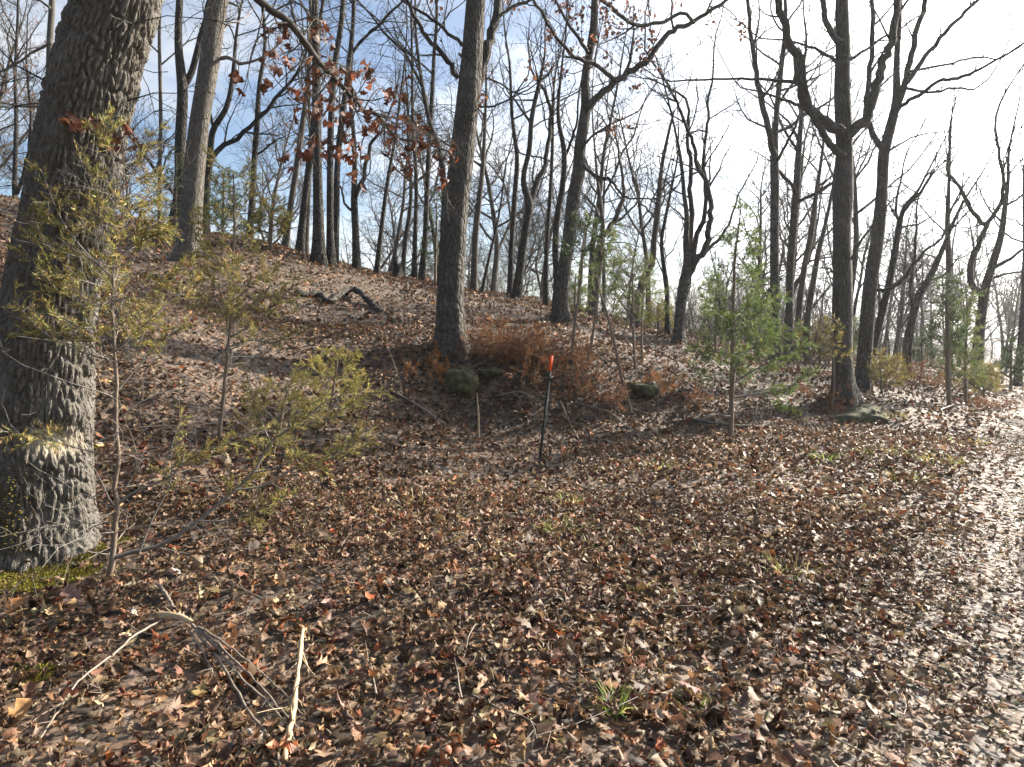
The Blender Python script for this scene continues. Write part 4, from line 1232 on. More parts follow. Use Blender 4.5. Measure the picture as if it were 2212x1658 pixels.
for k, (x, y0, y1, dd, tb, lb, bl) in enumerate([
        (1545, 770, 620, 22, CED_G, 'hazy green cedar behind the fan of heavy stems', .9), (1640, 775, 655, 21, CED_G, 'green cedar just behind the bright young one', .9), (1770, 800, 690, 23, CED_Y, 'olive cedar thicket plant behind the stout oak', .9),
        (1715, 790, 700, 24, CED_Y, 'pale olive cedar below the slim grey twins', .9), (1840, 800, 690, 24, CED_G, 'green cedar between the stout oak and the pale leaning one', .8), (1990, 815, 720, 23, CED_D, 'dim cedar in the thicket under the heavy leaning trunk', .9),
        (480, 505, 370, 19, CED_G, 'green cedar on the crest just beyond the light grey tree', 1.0), (585, 535, 430, 19.5, CED_Y, 'olive cedar on the crest by the slim leaning trunks', .9), (378, 490, 330, 18.5, CED_D, 'dark cedar against the dark forked trunk', .55),
        (940, 612, 420, 25, CED_D, 'thin dark evergreen half hidden by the central oak', .8), (1420, 740, 655, 23, CED_Y, 'low pale evergreen by the bent trunk', .8), (1240, 690, 590, 19, SAP, 'olive evergreen sprays at the foot of the long limbed oak', .5)]):
    cedar('cedar_tree', lb, 'tree', [(x, y0, 7), (x + 2, (y0 + y1) / 2, 5), (x + 4, y1, 2)], d=dd, table=tb, nb=40, blen=(bl, .25), bare=(.0, .15), seed=80 + k, fol=(.3, 1), blade=.09, W=.018, spr=.3, twig_step=.07, rise=.3)

# bare understorey shrubs, copied through the thicket
def bare_shrub(label, group, seed, h, mat):
    rng = np.random.default_rng(seed)
    T = Tubes()
    for j in range(7):
        a = rng.uniform(0, 6.28)
        grow(T, np.array([rng.normal(0, .05), rng.normal(0, .05), -.05]), unit(np.array([cos(a) * .45, sin(a) * .45, 1])), h * rng.uniform(.6, 1.1), .009, 0, rng, 3, .05, .16, .75, .0025)
    v, f, b = T.arrays()
    return tag(link('bare_shrub', new_mesh('bare_shrub', v, f, M[mat], attrs={'bk': b})), label, 'shrub', group)


GS = 'bare shrubs of the thicket'
SH = [bare_shrub('leafless grey brown shrub in the thicket', GS, 201, 1.6, 'brown'), bare_shrub('leafless dark wiry shrub in the thicket', GS, 202, 2.0, 'dark')]
rng = np.random.default_rng(8)
cnt = 0
used = set()
while cnt < 190:
    px = rng.choice([rng.uniform(1500, 2230), rng.uniform(1000, 1500), rng.uniform(0, 1000)], p=[.68, .2, .12])
    y = (rng.uniform(19, 40) if rng.random() < .55 else rng.uniform(40, 75)) if px > 1500 else rng.uniform(25, 36)
    x = (px - CX) / F * y
    u_, v_ = uv(x, y)
    if -4.5 < v_ < 2.2 and y < 42:
        continue
    k = int(rng.random() < .5)
    o = SH[k] if k not in used else copy_tree(SH[k])
    used.add(k)
    o.location = (x, y, gz(x, y))
    s = rng.uniform(.6, 1.2) * (1.7 if y > 40 else 1)
    o.scale = (s, s, s)
    o.rotation_euler = (0, 0, rng.uniform(0, 6.28))
    cnt += 1


def dead_brush(label, px, py, w, h, seed, n=26, table=RUSTY, droop=0.0, d=None):
    """rust brown dead cedar brush: wiry stems with feathery dead sprays"""
    rng = np.random.default_rng(seed)
    base = hit(px, py) if d is None else P(px, py, d)
    dd = base[1]
    W_, H_ = w / F * dd, h / F * dd
    root = thing('dead_brush', label, 'brush', base)
    T, quads = Tubes(), []
    for j in range(n):
        a = rng.uniform(0, 6.28)
        p = base + np.array([rng.normal(0, W_ * .28), rng.normal(0, .15), 0])
        p[2] = gz(p[0], p[1]) + (H_ if droop else 0) * rng.uniform(.6, 1)
        v = unit(np.array([cos(a) * .7, sin(a) * .7, -1.0 if droop else rng.uniform(.3, 1.3)]))
        ll = H_ * rng.uniform(.6, 1.2)
        pts = [p]
        for k in range(6):
            v = unit(v + rng.normal(0, .16, 3) + np.array([0, 0, -.05]))
            pts.append(pts[-1] + v * ll / 6)
        pts = np.array(pts)
        T.add(pts, np.linspace(.006, .0018, 7), 4)
        for k in range(9):
            t = rng.uniform(.25, 1) * 5.99
            i = int(t)
            q = pts[i] + (pts[i + 1] - pts[i]) * (t - i)
            spray(rng, q, side_dir(unit(pts[i + 1] - pts[i]), rng.uniform(.3, .9), rng), ll * .3, .022, .06, .010, quads)
    T.build('stems', M['brown'], root, base)
    q = np.concatenate(quads); m = len(q)
    col = np.repeat(np.c_[pick(rng, m, table), np.ones(m)], 3, 0)
    link('foliage', new_mesh('foliage', q.reshape(-1, 3) - base, np.arange(m * 3).reshape(-1, 3), M['cedar'], smooth=False, attrs={'Col': col}), root)


dead_brush('orange brown dead fern like clump hanging beside the mossy rock', 938, 800, 46, 48, 301, 22, [(3, (.34, .15, .05)), (1, (.24, .10, .04))], droop=1)
dead_brush('small tan dead clump at the foot of the tall grey oak', 885, 795, 40, 30, 302, 14, [(3, (.30, .15, .06)), (1, (.22, .10, .04))], droop=1)
dead_brush('rust brown dead cedar brush just uphill of the orange tipped post', 1130, 800, 130, 95, 303, 60)
dead_brush('rust brown dead brush spread above the mossy rock', 1060, 770, 110, 75, 304, 44)
dead_brush('tangled rust brush between the orange tipped post and the slanting pole', 1270, 860, 120, 80, 305, 50)
dead_brush('bright rust tuft of dead grass beyond the slanting pole', 1425, 850, 70, 42, 306, 30, [(3, (.32, .16, .06)), (2, (.24, .10, .045))])
dead_brush('low rust tuft beside the bright green cedar', 1500, 880, 70, 34, 307, 22)
dead_brush('rust brush against the foot of the stout oak', 1790, 880, 80, 48, 308, 34)
dead_brush('rust brush heaped at the edge of the track', 2130, 885, 90, 26, 309, 34)
dead_brush('dull rust dead brush in the thicket beyond the pale leaning oak', 1985, 835, 90, 70, 310, 34, d=19.5)
dead_brush('faded rust brush on the slope behind the orange tipped post', 1200, 780, 120, 60, 311, 34)


# ------------------------------------------------------------------ stump, logs, sticks, post, stones
def stick(name, label, cat, pl, r, mat='stick', d=None, lift=0.01, twigs=0, seed=1, group=None, follow=True, sides=8, ends=None, wob=0.006):
    """a fallen branch through photo points, lying on the ground"""
    rng = np.random.default_rng(seed)
    pts = []
    for i, q in enumerate(pl):
        p = hit(q[0], q[1]) if d is None else P(q[0], q[1], d)
        if follow:
            p[2] = gz(p[0], p[1]) + lift + (q[2] if len(q) > 2 else 0)
        pts.append(p)
    c = resample(np.array(pts), max(10, 4 * len(pl)))
    c[1:-1] += rng.normal(0, wob, (len(c) - 2, 3))
    base = c[0].copy()
    rr = np.linspace(r[0], r[1], len(c)) * (1 + .12 * rng.normal(size=len(c)).clip(-1.5, 1.5))
    T = Tubes()
    T.add(np.vstack([c[0] - unit(c[1] - c[0]) * .002, c, c[-1] + unit(c[-1] - c[-2]) * .004]), np.r_[rr[0] * .3, rr, rr[-1] * .2], sides)
    if not twigs:
        v, f, b = T.arrays()
        return tag(link(name, new_mesh(name, v - base, f, M[mat], attrs={'bk': b}), None, base), label, cat, group)
    root = thing(name, label, cat, base, group)
    T.build('stem', M[mat], root, base)
    T2 = Tubes()
    for _ in range(twigs):
        i = rng.integers(1, len(c) - 1)
        grow(T2, c[i], side_dir(unit(c[i + 1] - c[i - 1]), rng.uniform(.4, 1.0), rng), rng.uniform(.1, .35), rr[i] * .4, 2, rng, 3, 0.03, .2, .6, .0012)
    T2.build('twigs', M[mat], root, base)
    return root


stick('fallen_branch', 'thick sinuous fallen branch arching over the leaves on the hillside', 'branch', [(640, 641, .03), (690, 645, .05), (710, 655, .03), (730, 648, .08), (762, 640, .17), (785, 655, .14), (800, 662, .06), (822, 676, .0)], (.075, .085), 'oak', sides=12, seed=400, wob=.02)
stick('fallen_branch', 'dark fallen branch lying on the slope behind the light grey tree', 'branch', [(285, 600, .02), (330, 605, .05), (372, 604, .03)], (.05, .06), 'dark', sides=9, seed=401)
stick('fallen_branch', 'long pale straight pole lying on the leaves below the mossy rock', 'pole', [(840, 846, .03), (900, 884, .03), (960, 921, .02)], (.022, .016), 'stick', seed=402, wob=.003)
stick('fallen_branch', 'dark pole lying along the foot of the bank by the bright green cedar', 'pole', [(1490, 915, .04), (1560, 925, .05), (1650, 930, .04)], (.035, .03), 'brown', seed=403)
stick('fallen_branch', 'crooked pale branch below the rust brush, beside the orange tipped post', 'branch', [(1210, 885, .10), (1232, 925, .05), (1250, 950, .0)], (.02, .012), 'stick', seed=404, twigs=4)
stick('fallen_branch', 'wiry dead branch sprawling under the tangled rust brush', 'branch', [(1250, 895, .15), (1310, 920, .22), (1380, 945, .05), (1420, 950, 0)], (.016, .007), 'stick', seed=405, twigs=14)
stick('fallen_branch', 'grey dead branch with twigs at the toe of the bank', 'branch', [(1070, 868, .06), (1120, 862, .10), (1165, 874, .05)], (.014, .008), 'stick', seed=406, twigs=5)
stick('fallen_branch', 'pale twisted branch lying near the edge of the track', 'branch', [(2020, 895, .03), (2060, 890, .12), (2100, 910, .03), (2140, 930, 0)], (.02, .01), 'stick', seed=407, twigs=8)
stick('fallen_branch', 'dark stick lying in the shade behind the second spindly cedar', 'branch', [(190, 680, .05), (260, 688, .06), (310, 690, .03)], (.05, .06), 'dark', seed=408, d=None)

# the broken branch in front: splintered pale butt and long bare stems
bb = hit(387, 1366)
br = thing('broken_branch', 'broken branch with a splintered pale butt and several long bare stems', 'branch', bb)


def gpts(pl, lift=.02):
    out = []
    for q in pl:
        p = hit(q[0], q[1]); p[2] = gz(p[0], p[1]) + lift + (q[2] if len(q) > 2 else 0)
        out.append(p)
    return np.array(out)


rng = np.random.default_rng(9)
butt = resample(gpts([(346, 1355, .05), (370, 1364, .07), (395, 1374, .08), (418, 1386, .07)]), 14)
T = Tubes(); T.add(butt, np.array([.018, .022, .024, .023, .022, .021, .019, .018, .017, .0165, .016, .015, .0145, .014]), 12)
for _ in range(46):
    i = rng.integers(0, 9)
    a = side_dir(unit(butt[i] - butt[i + 3]), rng.uniform(0, .55), rng)
    s0 = butt[i] + rng.normal(0, .011, 3)
    T.add(np.array([s0, s0 + a * .03, s0 + a * rng.uniform(.04, .09)]), np.array([.005, .0035, .0006]), 3)
T.build('splintered_butt', M['palestick'], br, bb)
for pl, r in (([(416, 1384, .06), (450, 1430, .06), (480, 1471, .05), (534, 1562, .05), (590, 1642, .03), (610, 1690, .02)], (.009, .005)),
              ([(424, 1390, .06), (470, 1440, .07), (520, 1500, .06), (590, 1560, .04), (640, 1640, .02)], (.0075, .0045)),
              ([(430, 1392, .06), (494, 1460, .08), (560, 1520, .06), (623, 1588, .04), (690, 1650, .02)], (.007, .004)),
              ([(428, 1388, .07), (500, 1445, .09), (580, 1510, .06), (660, 1570, .02)], (.007, .003)),
              ([(405, 1382, .05), (440, 1440, .05), (470, 1500, .03), (503, 1565, .02)], (.006, .003)),
              ([(352, 1366, .05), (300, 1400, .06), (253, 1434, .05), (173, 1508, .05), (128, 1570, .04), (72, 1655, .02)], (.0075, .0035)),
              ([(378, 1350, .07), (362, 1318, .06), (344, 1290, .05)], (.009, .012))):
    c = resample(gpts(pl), 26)
    c[1:-1] += rng.normal(0, .0025, (24, 3))
    T = Tubes(); T.add(c, np.linspace(*r, 26), 8)
    for _ in range(7):
        i = rng.integers(4, 24)
        T.add(np.array([c[i], c[i] + side_dir(unit(c[i + 1] - c[i]), .8, rng) * rng.uniform(.03, .10)]), np.array([.0025, .001]), 4)
    T.build('stem', M['stick'], br, bb)
stick('broken_stick', 'pale upright stick with a snapped end leaning out of the leaves', 'stick', [(656, 1418, .14), (650, 1460, .12), (644, 1508, .09), (632, 1580, .05), (616, 1665, .02)], (.010, .013), 'palestick', seed=410, twigs=5, wob=.002)
p0 = hit(1034, 950)
T = Tubes(); tp_ = P(1030, 848, p0[1]); c = resample(np.vstack([p0 - UP * .1, p0, (p0 + tp_) / 2 + [.012, 0, 0], tp_]), 12); T.add(c, np.r_[.020, np.linspace(.020, .015, 8), .011, .005, .001], 8)
v, f, b = T.arrays()
tag(link('broken_stake', new_mesh('broken_stake', v - p0, f, M['palestick'], attrs={'bk': b}), None, p0), 'snapped upright tan sapling stub standing before the bank', 'stub')

# jagged stump on the skyline
sp_ = np.array(P(860, 600, 24.5)); sp_[2] = gz(sp_[0], sp_[1])
th = np.arange(28) * 2 * pi / 28
jag = .45 + .28 * vnoise(th * 2.3, 0 * th, 4) + .35 * np.exp(-((th - 3.3) / .35) ** 2)
rows = []
for k, t in enumerate(np.linspace(-.15, 1, 9)):
    rr = .17 * (1.35 - .5 * min(1, max(0, t) * 2.2) + .12 * np.cos(4 * th) * (1 - max(0, t)))
    rows.append(np.stack([np.cos(th) * rr, np.sin(th) * rr, t * jag], -1))
for k, s_ in enumerate((.7, .35)):
    rows.append(np.stack([np.cos(th) * .12 * s_, np.sin(th) * .12 * s_, (.75 - .25 * k) * jag], -1))
V = np.concatenate(rows); n_ = len(rows)
i = np.arange(n_ - 1)[:, None] * 28; k = np.arange(28)[None]
q = np.stack([i + k, i + (k + 1) % 28, i + 28 + (k + 1) % 28, i + 28 + k], -1).reshape(-1, 4)
tag(link('tree_stump', new_mesh('tree_stump', V, q, M['dark'], attrs={'bk': V}), None, sp_), 'jagged broken tree stump on the crest of the slope', 'stump')

# T section post with an orange painted tip
pb = hit(1165, 1005)
pt = P(1192, 768, pb[1])
axis_ = unit(pt - pb); Lp = np.linalg.norm(pt - pb)
ex = unit(np.cross([0, 1, 0.35], axis_)); ey = np.cross(axis_, ex)
post = thing('metal_post', 'dark studded metal post with an orange painted tip stuck in the leaves', 'post', pb)


def extrude(profile, z0, z1, sx=1.0):
    pr = np.array(profile); n = len(pr)
    a = pr[:, :1] * ex * sx + pr[:, 1:] * ey * sx
    V = np.concatenate([a + axis_ * z0, a + axis_ * z1])
    k = np.arange(n)
    q = np.stack([k, (k + 1) % n, n + (k + 1) % n, n + k], -1)
    return V, q, n


def add_part(name, mat, blocks):
    Vs, Qs, off = [], [], 0
    for V, q, n in blocks:
        Vs.append(V); Qs.append(q + off)
        # caps as a fan about the first vertex
        for s_, rev in ((0, True), (n, False)):
            fan = np.array([[s_, s_ + i_, s_ + i_ + 1, s_] for i_ in range(1, n - 1)])[:, :3]
            Qs.append((fan[:, ::-1] if rev else fan) + off)
        off += len(V)
    link(name, new_mesh(name, np.concatenate(Vs), [a for a in Qs], M[mat], smooth=False), post)


tee = [(-.019, -.003), (.019, -.003), (.019, .003), (.003, .003), (.003, .026), (-.003, .026), (-.003, .003), (-.019, .003)]
tee = [(a, -b) for a, b in tee][::-1]
add_part('shaft', 'post', [extrude(tee, -.25, Lp * .86)])
add_part('orange_tip', 'orange', [extrude(tee, Lp * .86 + .001, Lp, 1.12)])
box = lambda w, h, ox=0, oy=0: [(ox - w, oy - h), (ox + w, oy - h), (ox + w, oy + h), (ox - w, oy + h)]
add_part('clamp', 'post', [extrude(box(.028, .022, .012, -.012), Lp * .775, Lp * .81), extrude(box(.045, .006, .018, .008), Lp * .80, Lp * .815)])
zz = np.arange(.10, Lp * .98, .054)
add_part('studs', 'post', [extrude(box(.006, .006, .012, .006), z, z + .018) for z in zz if z < Lp * .86])
add_part('tip_studs', 'orange', [extrude(box(.007, .006, .014, .006), z, z + .018) for z in zz if Lp * .865 < z < Lp * .97])


def stone(label, px, py, w, h, seed, mat='rock', dpt=None, sink=.35, name='stone', cat='stone'):
    rng = np.random.default_rng(seed)
    c = hit(px, py)
    W_, H_ = w / F * c[1] / 2, h / F * c[1] / 2
    nu, nv_ = 40, 23
    a = np.arange(nu) * 2 * pi / nu; e = np.linspace(-pi / 2, pi / 2, nv_)
    A, E = np.meshgrid(a, e)
    r = 1 + .75 * (vnoise(np.cos(A) * 1.4 * np.cos(E) + 5 + seed, np.sin(E) * 1.6 + np.sin(A) * 1.1 * np.cos(E), seed) - .5) + .35 * (vnoise(np.cos(A) * 4 * np.cos(E) + seed, np.sin(E) * 4 + np.sin(A) * 4, seed + 1) - .5)
    V = np.stack([np.cos(E) * np.cos(A) * r * W_, np.cos(E) * np.sin(A) * r * (dpt or W_ * .8), np.sin(E) * r * H_], -1).reshape(-1, 3)
    V[:, 2] += H_ * (1 - 2 * sink)
    i = np.arange(nv_ - 1)[:, None] * nu; k = np.arange(nu)[None]
    q = np.stack([i + k, i + (k + 1) % nu, i + nu + (k + 1) % nu, i + nu + k], -1).reshape(-1, 4)
    if cat:
        return tag(link(name, new_mesh(name, V, q, M[mat]), None, c), label, cat)


M['mossrock'], _nt, _b = material('mossy_stone')
_tc = nd(_nt, 'ShaderNodeTexCoord'); _no = nd(_nt, 'ShaderNodeTexNoise', {'Vector': _tc.outputs['Object'], 'Scale': 9.0, 'Detail': 6.0})
_nt.links.new(ramp(_nt, _no.outputs['Fac'], [(.36, (.04, .034, .026)), (.47, (.05, .05, .022)), (.56, (.07, .07, .028)), (.72, (.12, .10, .08))]), _b.inputs['Base Color'])
_b.inputs['Roughness'].default_value = .95
_bp = nd(_nt, 'ShaderNodeBump', {'Height': _no.outputs['Fac'], 'Strength': 1.0, 'Distance': .03})
_nt.links.new(_bp.outputs['Normal'], _b.inputs['Normal'])
stone('mossy green boulder under the roots of the tall grey oak', 992, 843, 70, 56, 501, 'mossrock', sink=.42)
stone('mossy hump of earth and root under the stout oak', 1862, 905, 120, 46, 502, 'mossrock', sink=.5, name='mossy_mound', cat='mound')
stone('mossy stone in the shaded cut beneath the rust brush', 1060, 815, 46, 26, 503, 'mossrock')
stone('dark mossy lump at the top of the bank beyond the slanting pole', 1390, 850, 60, 34, 504, 'mossrock')
stone('reddish rounded stone beside the foot of the massive oak', 165, 1166, 22, 15, 505)
stone('flat reddish stone lying below the rounded one at the oak foot', 160, 1190, 20, 10, 506)
stone('pale angular stone among the leaves below the bare limb', 373, 1240, 36, 18, 507)
stone('grey weathered slab lying among the leaves near the splintered butt', 255, 1322, 30, 34, 508, sink=.6)
stone('second grey slab tilted beside the weathered one', 285, 1337, 28, 32, 509, sink=.6)
stone('grey lichen covered rock crossed by the broken branch stems', 540, 1606, 80, 34, 510, sink=.5)
stone('small tan stone on the bare soil by the massive oak', 214, 965, 20, 9, 511)
stone('flat tan stone on the soil uphill of the small one', 238, 945, 26, 9, 512)
stone('pale stone showing at the shaded cut on the slope', 680, 758, 16, 10, 513)

# ------------------------------------------------------------------ fallen leaves
rng = np.random.default_rng(42)


def scatter(n_, d0, d1, half=radians(50)):
    """even over the ground between two distances"""
    r = np.sqrt(rng.uniform(d0 ** 2, d1 ** 2, n_))
    a = rng.uniform(-half, half, n_)
    return r * np.sin(a), r * np.cos(a)


def thin(x, y):
    """how thickly leaves lie: thin on the track and on patches of bare soil"""
    u_, v_ = uv(x, y)
    k = np.ones(len(x))
    k *= 1 - .3 * sstep(.6, -.3, v_) * (vnoise(x * .9, y * .9, 31) > .35)
    k *= 1 - .75 * np.exp(-(((x + 3.6) / .75) ** 2 + ((y - 4.9) / .5) ** 2))
    k *= .55 + .45 * sstep(.25, .5, vnoise(x * .55 + 3, y * .55, 32))
    return rng.random(len(x)) < k


def litter(n_, d0, d1, kind, lmin, lmax, pile, tiltsd, grow_=1.0):
    x, y = scatter(n_, d0, d1)
    m = thin(x, y)
    x, y = x[m], y[m]
    N = len(x)
    z = terrain(x, y)
    u_, v_ = uv(x, y)
    tr = sstep(1.2, -.2, v_)
    ln = (lmin + (lmax - lmin) * rng.beta(1.2, 3.2, N)) * (1 - .35 * tr)
    z = z + rng.uniform(0, pile, N) * (1 - .7 * tr) + .012
    tilt = np.abs(rng.normal(0, tiltsd, N)) * (1 - .55 * tr)
    v, f = leaf_batch(np.c_[x, y, z], rng.uniform(0, 2 * pi, N), tilt, rng.uniform(0, 2 * pi, N), ln, rng.normal(0, 2.4, N) * (1 - .4 * tr), rng.normal(.2, 1.9, N) * (1 - .4 * tr), rng.normal(0, .9, N), rng, kind, 1.0)
    # keep leaves above the soil
    low = v[..., 2].min(1) - (terrain(x, y) - .012)
    v[..., 2] += np.maximum(0, -low)[:, None]
    c = pick(rng, N, DRY)
    g = pick(rng, N, GREYDRY)
    sel = rng.random(N) < (.25 + .6 * tr)
    c[sel] = g[sel]
    c = c * [1.1, .98, .84]
    patch = vnoise(x * .7 + 50, y * .7, 33)
    c *= (.50 + .50 * patch)[:, None]
    return v, f, c


near = litter(24000, 1.6, 7.5, 'oak', .06, .165, .06, .65)
near2 = litter(7000, 1.6, 7.5, 'elm', .045, .10, .05, .6)
mid = litter(35000, 7.5, 15, 'mid', .07, .17, .06, .7)
far = litter(80000, 15, 36, 'far', .10, .22, .07, .7)

# the 300 leaves that show largest are pieces of the ground; the rest is one mass
v, f, c = near
ctr = v.mean(1)
px, py, fd = project(ctr)
ext = np.linalg.norm(v.max(1) - v.min(1), axis=1) * F / fd
ok = (px > 10) & (px < 2202) & (py < 1650)
order = np.argsort(-(ext * ok))[:290]
rest = np.ones(len(v), bool); rest[order] = False
for i in order:
    o_ = ctr[i]
    me = new_mesh('fallen_leaf', v[i] - o_, f, M['leaf'], attrs={'Col': np.repeat([[*np.minimum(c[i] * 1.1, .8), 1]], v.shape[1], 0)})
    link('fallen_leaf', me, ground, o_)
V, Fs, C = merge([leaf_mesh_arrays(v[rest], f, c[rest]), leaf_mesh_arrays(*near2), leaf_mesh_arrays(*mid), leaf_mesh_arrays(*far)])
tag(link('leaf_litter', new_mesh('leaf_litter', V, Fs, M['leaf'], attrs={'Col': C})), 'deep layer of curled brown and tan fallen oak leaves', 'leaf litter', kind='stuff')

# a few leaves that stand out
for lab, px, py, sz, col in (('large pale tan leaf curled up beside the bare cedar limb', 540, 1200, .16, (.62, .48, .34)), ('bright orange oak leaf propped beside the broken branch stems', 545, 1470, .17, (.36, .10, .03)),
                             ('large upright orange leaf standing among darker leaves', 985, 1245, .14, (.34, .13, .045)), ('rust red leaf cluster piece at the foot of the orange tipped post', 1215, 985, .2, (.36, .11, .035)),
                             ('orange leaf lying flat in front of the broken branch', 500, 1385, .17, (.38, .17, .07)), ('dark maroon oak leaf standing on edge by the green grass tuft', 1375, 1545, .15, (.13, .04, .025)),
                             ('broad purplish leaf tented over the moss edge', 165, 1310, .2, (.20, .12, .10)), ('orange oak leaf poking from the litter edge under the mossy patch', 30, 1335, .18, (.34, .16, .06)),
                             ('big golden brown oak leaf at the end of the long bare stem', 35, 1580, .17, (.36, .20, .08))):
    p_ = hit(px, py); p_[2] += .045
    v, f = leaf_batch(np.zeros((1, 3)), rng.uniform(0, 6.28, 1), rng.uniform(.5, 1.0, 1), np.array([.3]), np.array([sz]), rng.normal(0, .9, 1), rng.normal(.5, .3, 1), rng.normal(0, .5, 1), rng, 'oak')
    tag(link('oak_leaf', new_mesh('oak_leaf', v[0], f, M['leaf'], attrs={'Col': np.repeat([[*col, 1]], v.shape[1], 0)}), None, p_), lab, 'leaf')

# thin twigs lying about
rng = np.random.default_rng(43)
for k in range(46):
    px, py = (rng.uniform(60, 2150), rng.uniform(960, 1640)) if k < 30 else (rng.uniform(180, 900), rng.uniform(880, 1300))
    a = rng.uniform(0, 6.28); ln = rng.uniform(.2, .65)
    p_ = hit(px, py)
    ps = [p_ + np.array([cos(a + rng.normal(0, .15)) * ln * t, sin(a) * ln * t, 0]) for t in (-.5, -.15, .2, .5)]
    for q_ in ps:
        q_[2] = gz(q_[0], q_[1]) + .05 + rng.uniform(0, .03)
    c = resample(np.array(ps), 9)
    T = Tubes(); T.add(c, np.linspace(rng.uniform(.003, .006), .0015, 9), 5)
    for _ in range(3):
        i = rng.integers(2, 8)
        T.add(np.array([c[i], c[i] + side_dir(unit(c[i] - c[i - 1]), .8, rng) * ln * .2]), np.array([.002, .001]), 4)
    v, f, b = T.arrays()
    tag(link('fallen_twig', new_mesh('fallen_twig', v - p_, f, M['stick'], attrs={'bk': b}), None, p_), 'thin grey fallen twig lying on the leaf litter', 'twig', 'fallen twigs on the leaf litter')

# upright dry stems and wiry seedlings
for k, (px, py, h) in enumerate([(1017, 690 + 60, 95), (1180, 985, 60), (1150, 1010, 40), (870, 860, 190), (770, 900, 120), (1640, 935, 120), (1665, 930, 150), (1100, 1015, 70), (655, 900, 130), (140, 1290, 170), (560, 930, 110), (460, 900, 120), (330, 880, 130), (385, 985, 140), (640, 1090, 60), (1690, 970, 60), (1945, 930, 60), (2060, 905, 60), (1425, 900, 110), (1330, 880, 90), (1065, 745, 130), (420, 1010, 150), (300, 1000, 160)]):
    rng = np.random.default_rng(600 + k)
    p_ = hit(px, py); dd = p_[1]; hh = h / F * dd
    T = Tubes()
    grow(T, p_ - UP * .03, unit(np.array([rng.normal(0, .15), rng.normal(0, .15), 1])), hh, .0045, 1, rng, 3, .05, .13, .7, .0014)
    v, f, b = T.arrays()
    tag(link('bare_seedling', new_mesh('bare_seedling', v - p_, f, M['stick'], attrs={'bk': b}), None, p_), 'thin bare grey seedling stem rising from the leaf litter', 'seedling', 'bare seedlings on the slope')

# grass tufts
GR = [(3, (.16, .24, .04)), (2, (.24, .29, .06)), (1, (.30, .26, .10))]
GRY = [(2, (.26, .27, .07)), (2, (.34, .28, .11)), (1, (.17, .22, .05))]


def blades(rng, n_, c, rad, h, w):
    a = rng.uniform(0, 6.28, n_); rr = rad * np.sqrt(rng.random(n_))
    x, y = c[0] + np.cos(a) * rr, c[1] + np.sin(a) * rr
    b = np.c_[x, y, terrain(x, y)]
    ln = h * rng.uniform(.5, 1.25, n_)[:, None]
    d_ = np.c_[np.cos(a) * .6 + rng.normal(0, .4, n_), np.sin(a) * .6 + rng.normal(0, .4, n_), np.full(n_, 1.0)]
    d_ /= np.linalg.norm(d_, axis=1, keepdims=True)
    s_ = np.cross(d_, rng.normal(size=(n_, 3))); s_ /= np.linalg.norm(s_, axis=1, keepdims=True)
    out = d_ * [1, 1, 0]
    m1 = b + d_ * ln * .55
    tp = b + d_ * ln * .95 + out * ln * .35 - UP * ln * .08
    return np.stack([b - s_ * w, b + s_ * w, m1 + s_ * w * .8, m1 - s_ * w * .8, tp], 1)


TUFTS = [(1328, 1540, .05, .085, 70, GR, 'fresh bright green grass tuft alone among the brown leaves'), (1490, 1540, .06, .06, 30, GR, 'small sparse green grass tuft beside the maroon leaf'),
         (1222, 1092, .14, .10, 60, GRY, 'pale green grass tuft uphill of the longer yellow one'), (1205, 1160, .16, .11, 80, GRY, 'yellow green grass patch in the middle of the leaves'), (1700, 1245, .16, .10, 70, GRY, 'yellowish grass tuft beside the darker leaves near the track'),
         (1782, 1000, .14, .11, 60, GR, 'green grass tuft beyond the bright green cedar'), (1420, 1015, .2, .10, 60, GRY, 'pale grass tuft below the wiry dead branch'), (1365, 1290, .07, .09, 22, GRY, 'thin upright green blades in the leaf litter'),
         (1455, 1300, .05, .08, 24, [(1, (.34, .27, .09))], 'straw coloured upright grass sprig'), (2030, 1000, .3, .09, 90, GRY, 'grass patch at the near edge of the track'), (1960, 1040, .3, .08, 70, GRY, 'thin grass patch between the leaves and the track'),
         (1905, 985, .3, .10, 60, GRY, 'grass patch below the mossy mound'), (2080, 960, .35, .09, 70, GRY, 'grass patch on the verge further along the track'), (1700, 890, .25, .14, 90, GR, 'grassy clump beneath the skirts of the bright green cedar'),
         (1850, 1110, .2, .08, 40, GRY, 'faint grass sprigs among glossy leaves'), (905, 1100, .2, .12, 60, [(2, (.34, .27, .13)), (1, (.24, .2, .09))], 'dry straw grass wisps among the tan leaves'),
         (1290, 1190, .12, .07, 26, GRY, 'few green blades beside the yellow green patch'), (1930, 900, .25, .13, 70, [(2, (.30, .26, .12)), (1, (.2, .2, .07))], 'dry grass clump on the side of the mossy mound')]
for k, (px, py, rad, h, n_, tb, lab) in enumerate(TUFTS):
    rng = np.random.default_rng(700 + k)
    c_ = hit(px, py)
    q = blades(rng, int(n_), c_, rad, h * 1.6, .0026 * max(1, c_[1] / 4.5)) - c_
    V = q.reshape(-1, 3)
    o_ = np.arange(n_)[:, None] * 5
    me = new_mesh('grass_tuft', V, [np.concatenate([o_ + [0, 1, 2, 3]][:1], 1).reshape(-1, 4), (o_ + [3, 2, 4]).reshape(-1, 3)], M['grass'], attrs={'Col': np.repeat(np.c_[pick(rng, n_, tb), np.ones(n_)], 5, 0)})
    tag(link('grass_tuft', me, None, c_), lab, 'grass tuft')

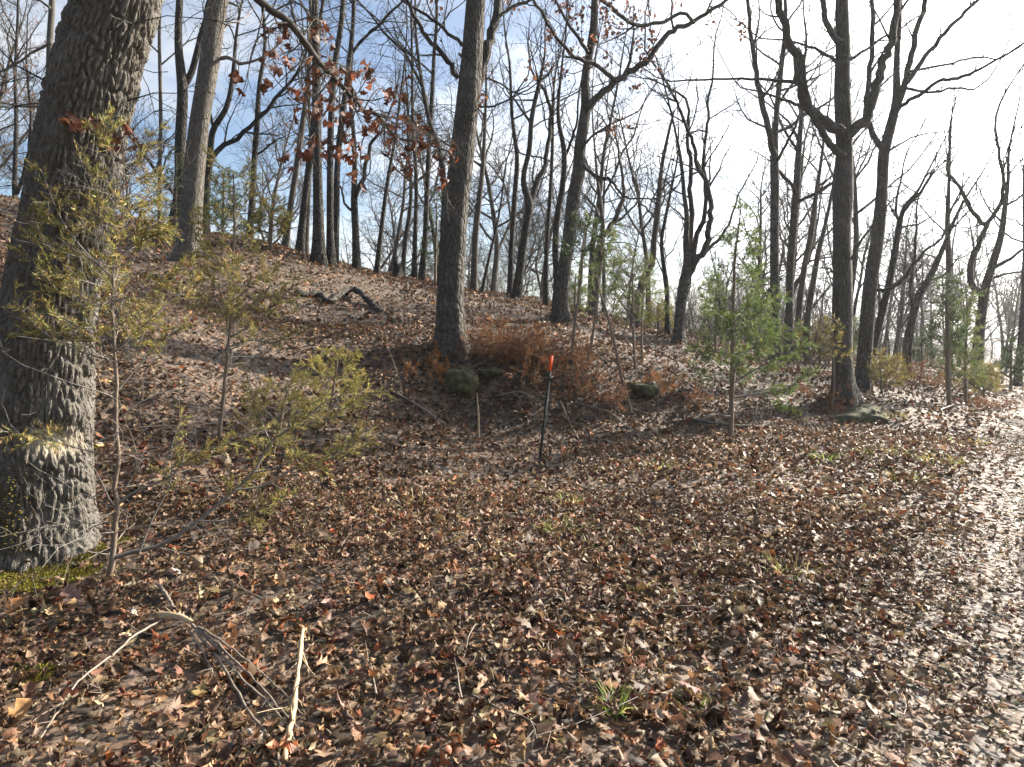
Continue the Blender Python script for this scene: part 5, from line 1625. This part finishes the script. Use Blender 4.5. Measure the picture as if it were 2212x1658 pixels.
# moss about the foot of the massive oak
rng = np.random.default_rng(44)
Q, Cc = [], []
for px, py, rad, n_ in ((60, 1245, .42, 5200), (140, 1262, .25, 2000), (185, 1205, .14, 900), (20, 1215, .3, 2200), (262, 1182, .07, 300), (60, 1480, .12, 700), (215, 972, .07, 260)):
    c_ = hit(px, py)
    q = blades(rng, n_, c_, rad, .022, .004)
    q[..., 2] += .02 + .03 * vnoise(q[..., 0] * 6, q[..., 1] * 6, 3)
    Q.append(q); Cc.append(pick(rng, n_, [(3, (.13, .12, .02)), (2, (.18, .15, .03)), (1, (.08, .085, .02))]))
# moss climbing the bark
cand = t1_ch[(t1_ch[:, 2] > .05) & (t1_ch[:, 2] < .75)]
for k in range(2600):
    i = rng.integers(0, len(cand))
    a = rng.normal(-1.75, .35)
    p_ = cand[i, :3] + np.array([cos(a), sin(a), 0]) * (cand[i, 3] + .055)
    o_ = np.array([cos(a), sin(a), .3]); s_ = unit(np.cross(o_, rng.normal(size=3))) * .005
    if rng.random() > .9 - .9 * cand[i, 2] / .75:
        continue
    Q.append(np.array([[p_ - s_, p_ + s_, p_ + o_ * .018 + s_, p_ + o_ * .018 - s_, p_ + o_ * .032]])); Cc.append(pick(rng, 1, [(3, (.15, .115, .025)), (1, (.09, .08, .02))]))
q = np.concatenate(Q); cc = np.concatenate(Cc); n_ = len(q)
o_ = np.arange(n_)[:, None] * 5
tag(link('moss', new_mesh('moss', q.reshape(-1, 3), [o_ + [0, 1, 2, 3], o_ + [3, 2, 4]], M['moss'], smooth=False, attrs={'Col': np.repeat(np.c_[cc, np.ones(n_)], 5, 0)})), 'golden green moss carpeting the foot of the massive oak', 'moss', kind='stuff')

# ------------------------------------------------------------------ thin hazy volume, added mostly to stand in for lens glare
hz_v = np.array([[x, y, z] for x in (-420, 420) for y in (-60, 520) for z in (-30, 34)], float)
hz_f = np.array([[0, 1, 3, 2], [4, 6, 7, 5], [0, 4, 5, 1], [2, 3, 7, 6], [0, 2, 6, 4], [1, 5, 7, 3]])
m_hz = bpy.data.materials.new('glare_haze')
m_hz.use_nodes = True
nt = m_hz.node_tree
for n in list(nt.nodes):
    nt.nodes.remove(n)
hz_out = nt.nodes.new('ShaderNodeOutputMaterial')
hz_vol = nd(nt, 'ShaderNodeVolumePrincipled', {'Color': (0.93, 0.96, 1.0, 1), 'Density': 0.0004, 'Anisotropy': 0.55})
nt.links.new(hz_vol.outputs['Volume'], hz_out.inputs['Volume'])
tag(link('glare_haze', new_mesh('glare_haze', hz_v, hz_f, m_hz, smooth=False)), 'thin pale hazy volume added for the veiling glare towards the sun', 'glare_haze', kind='stuff')
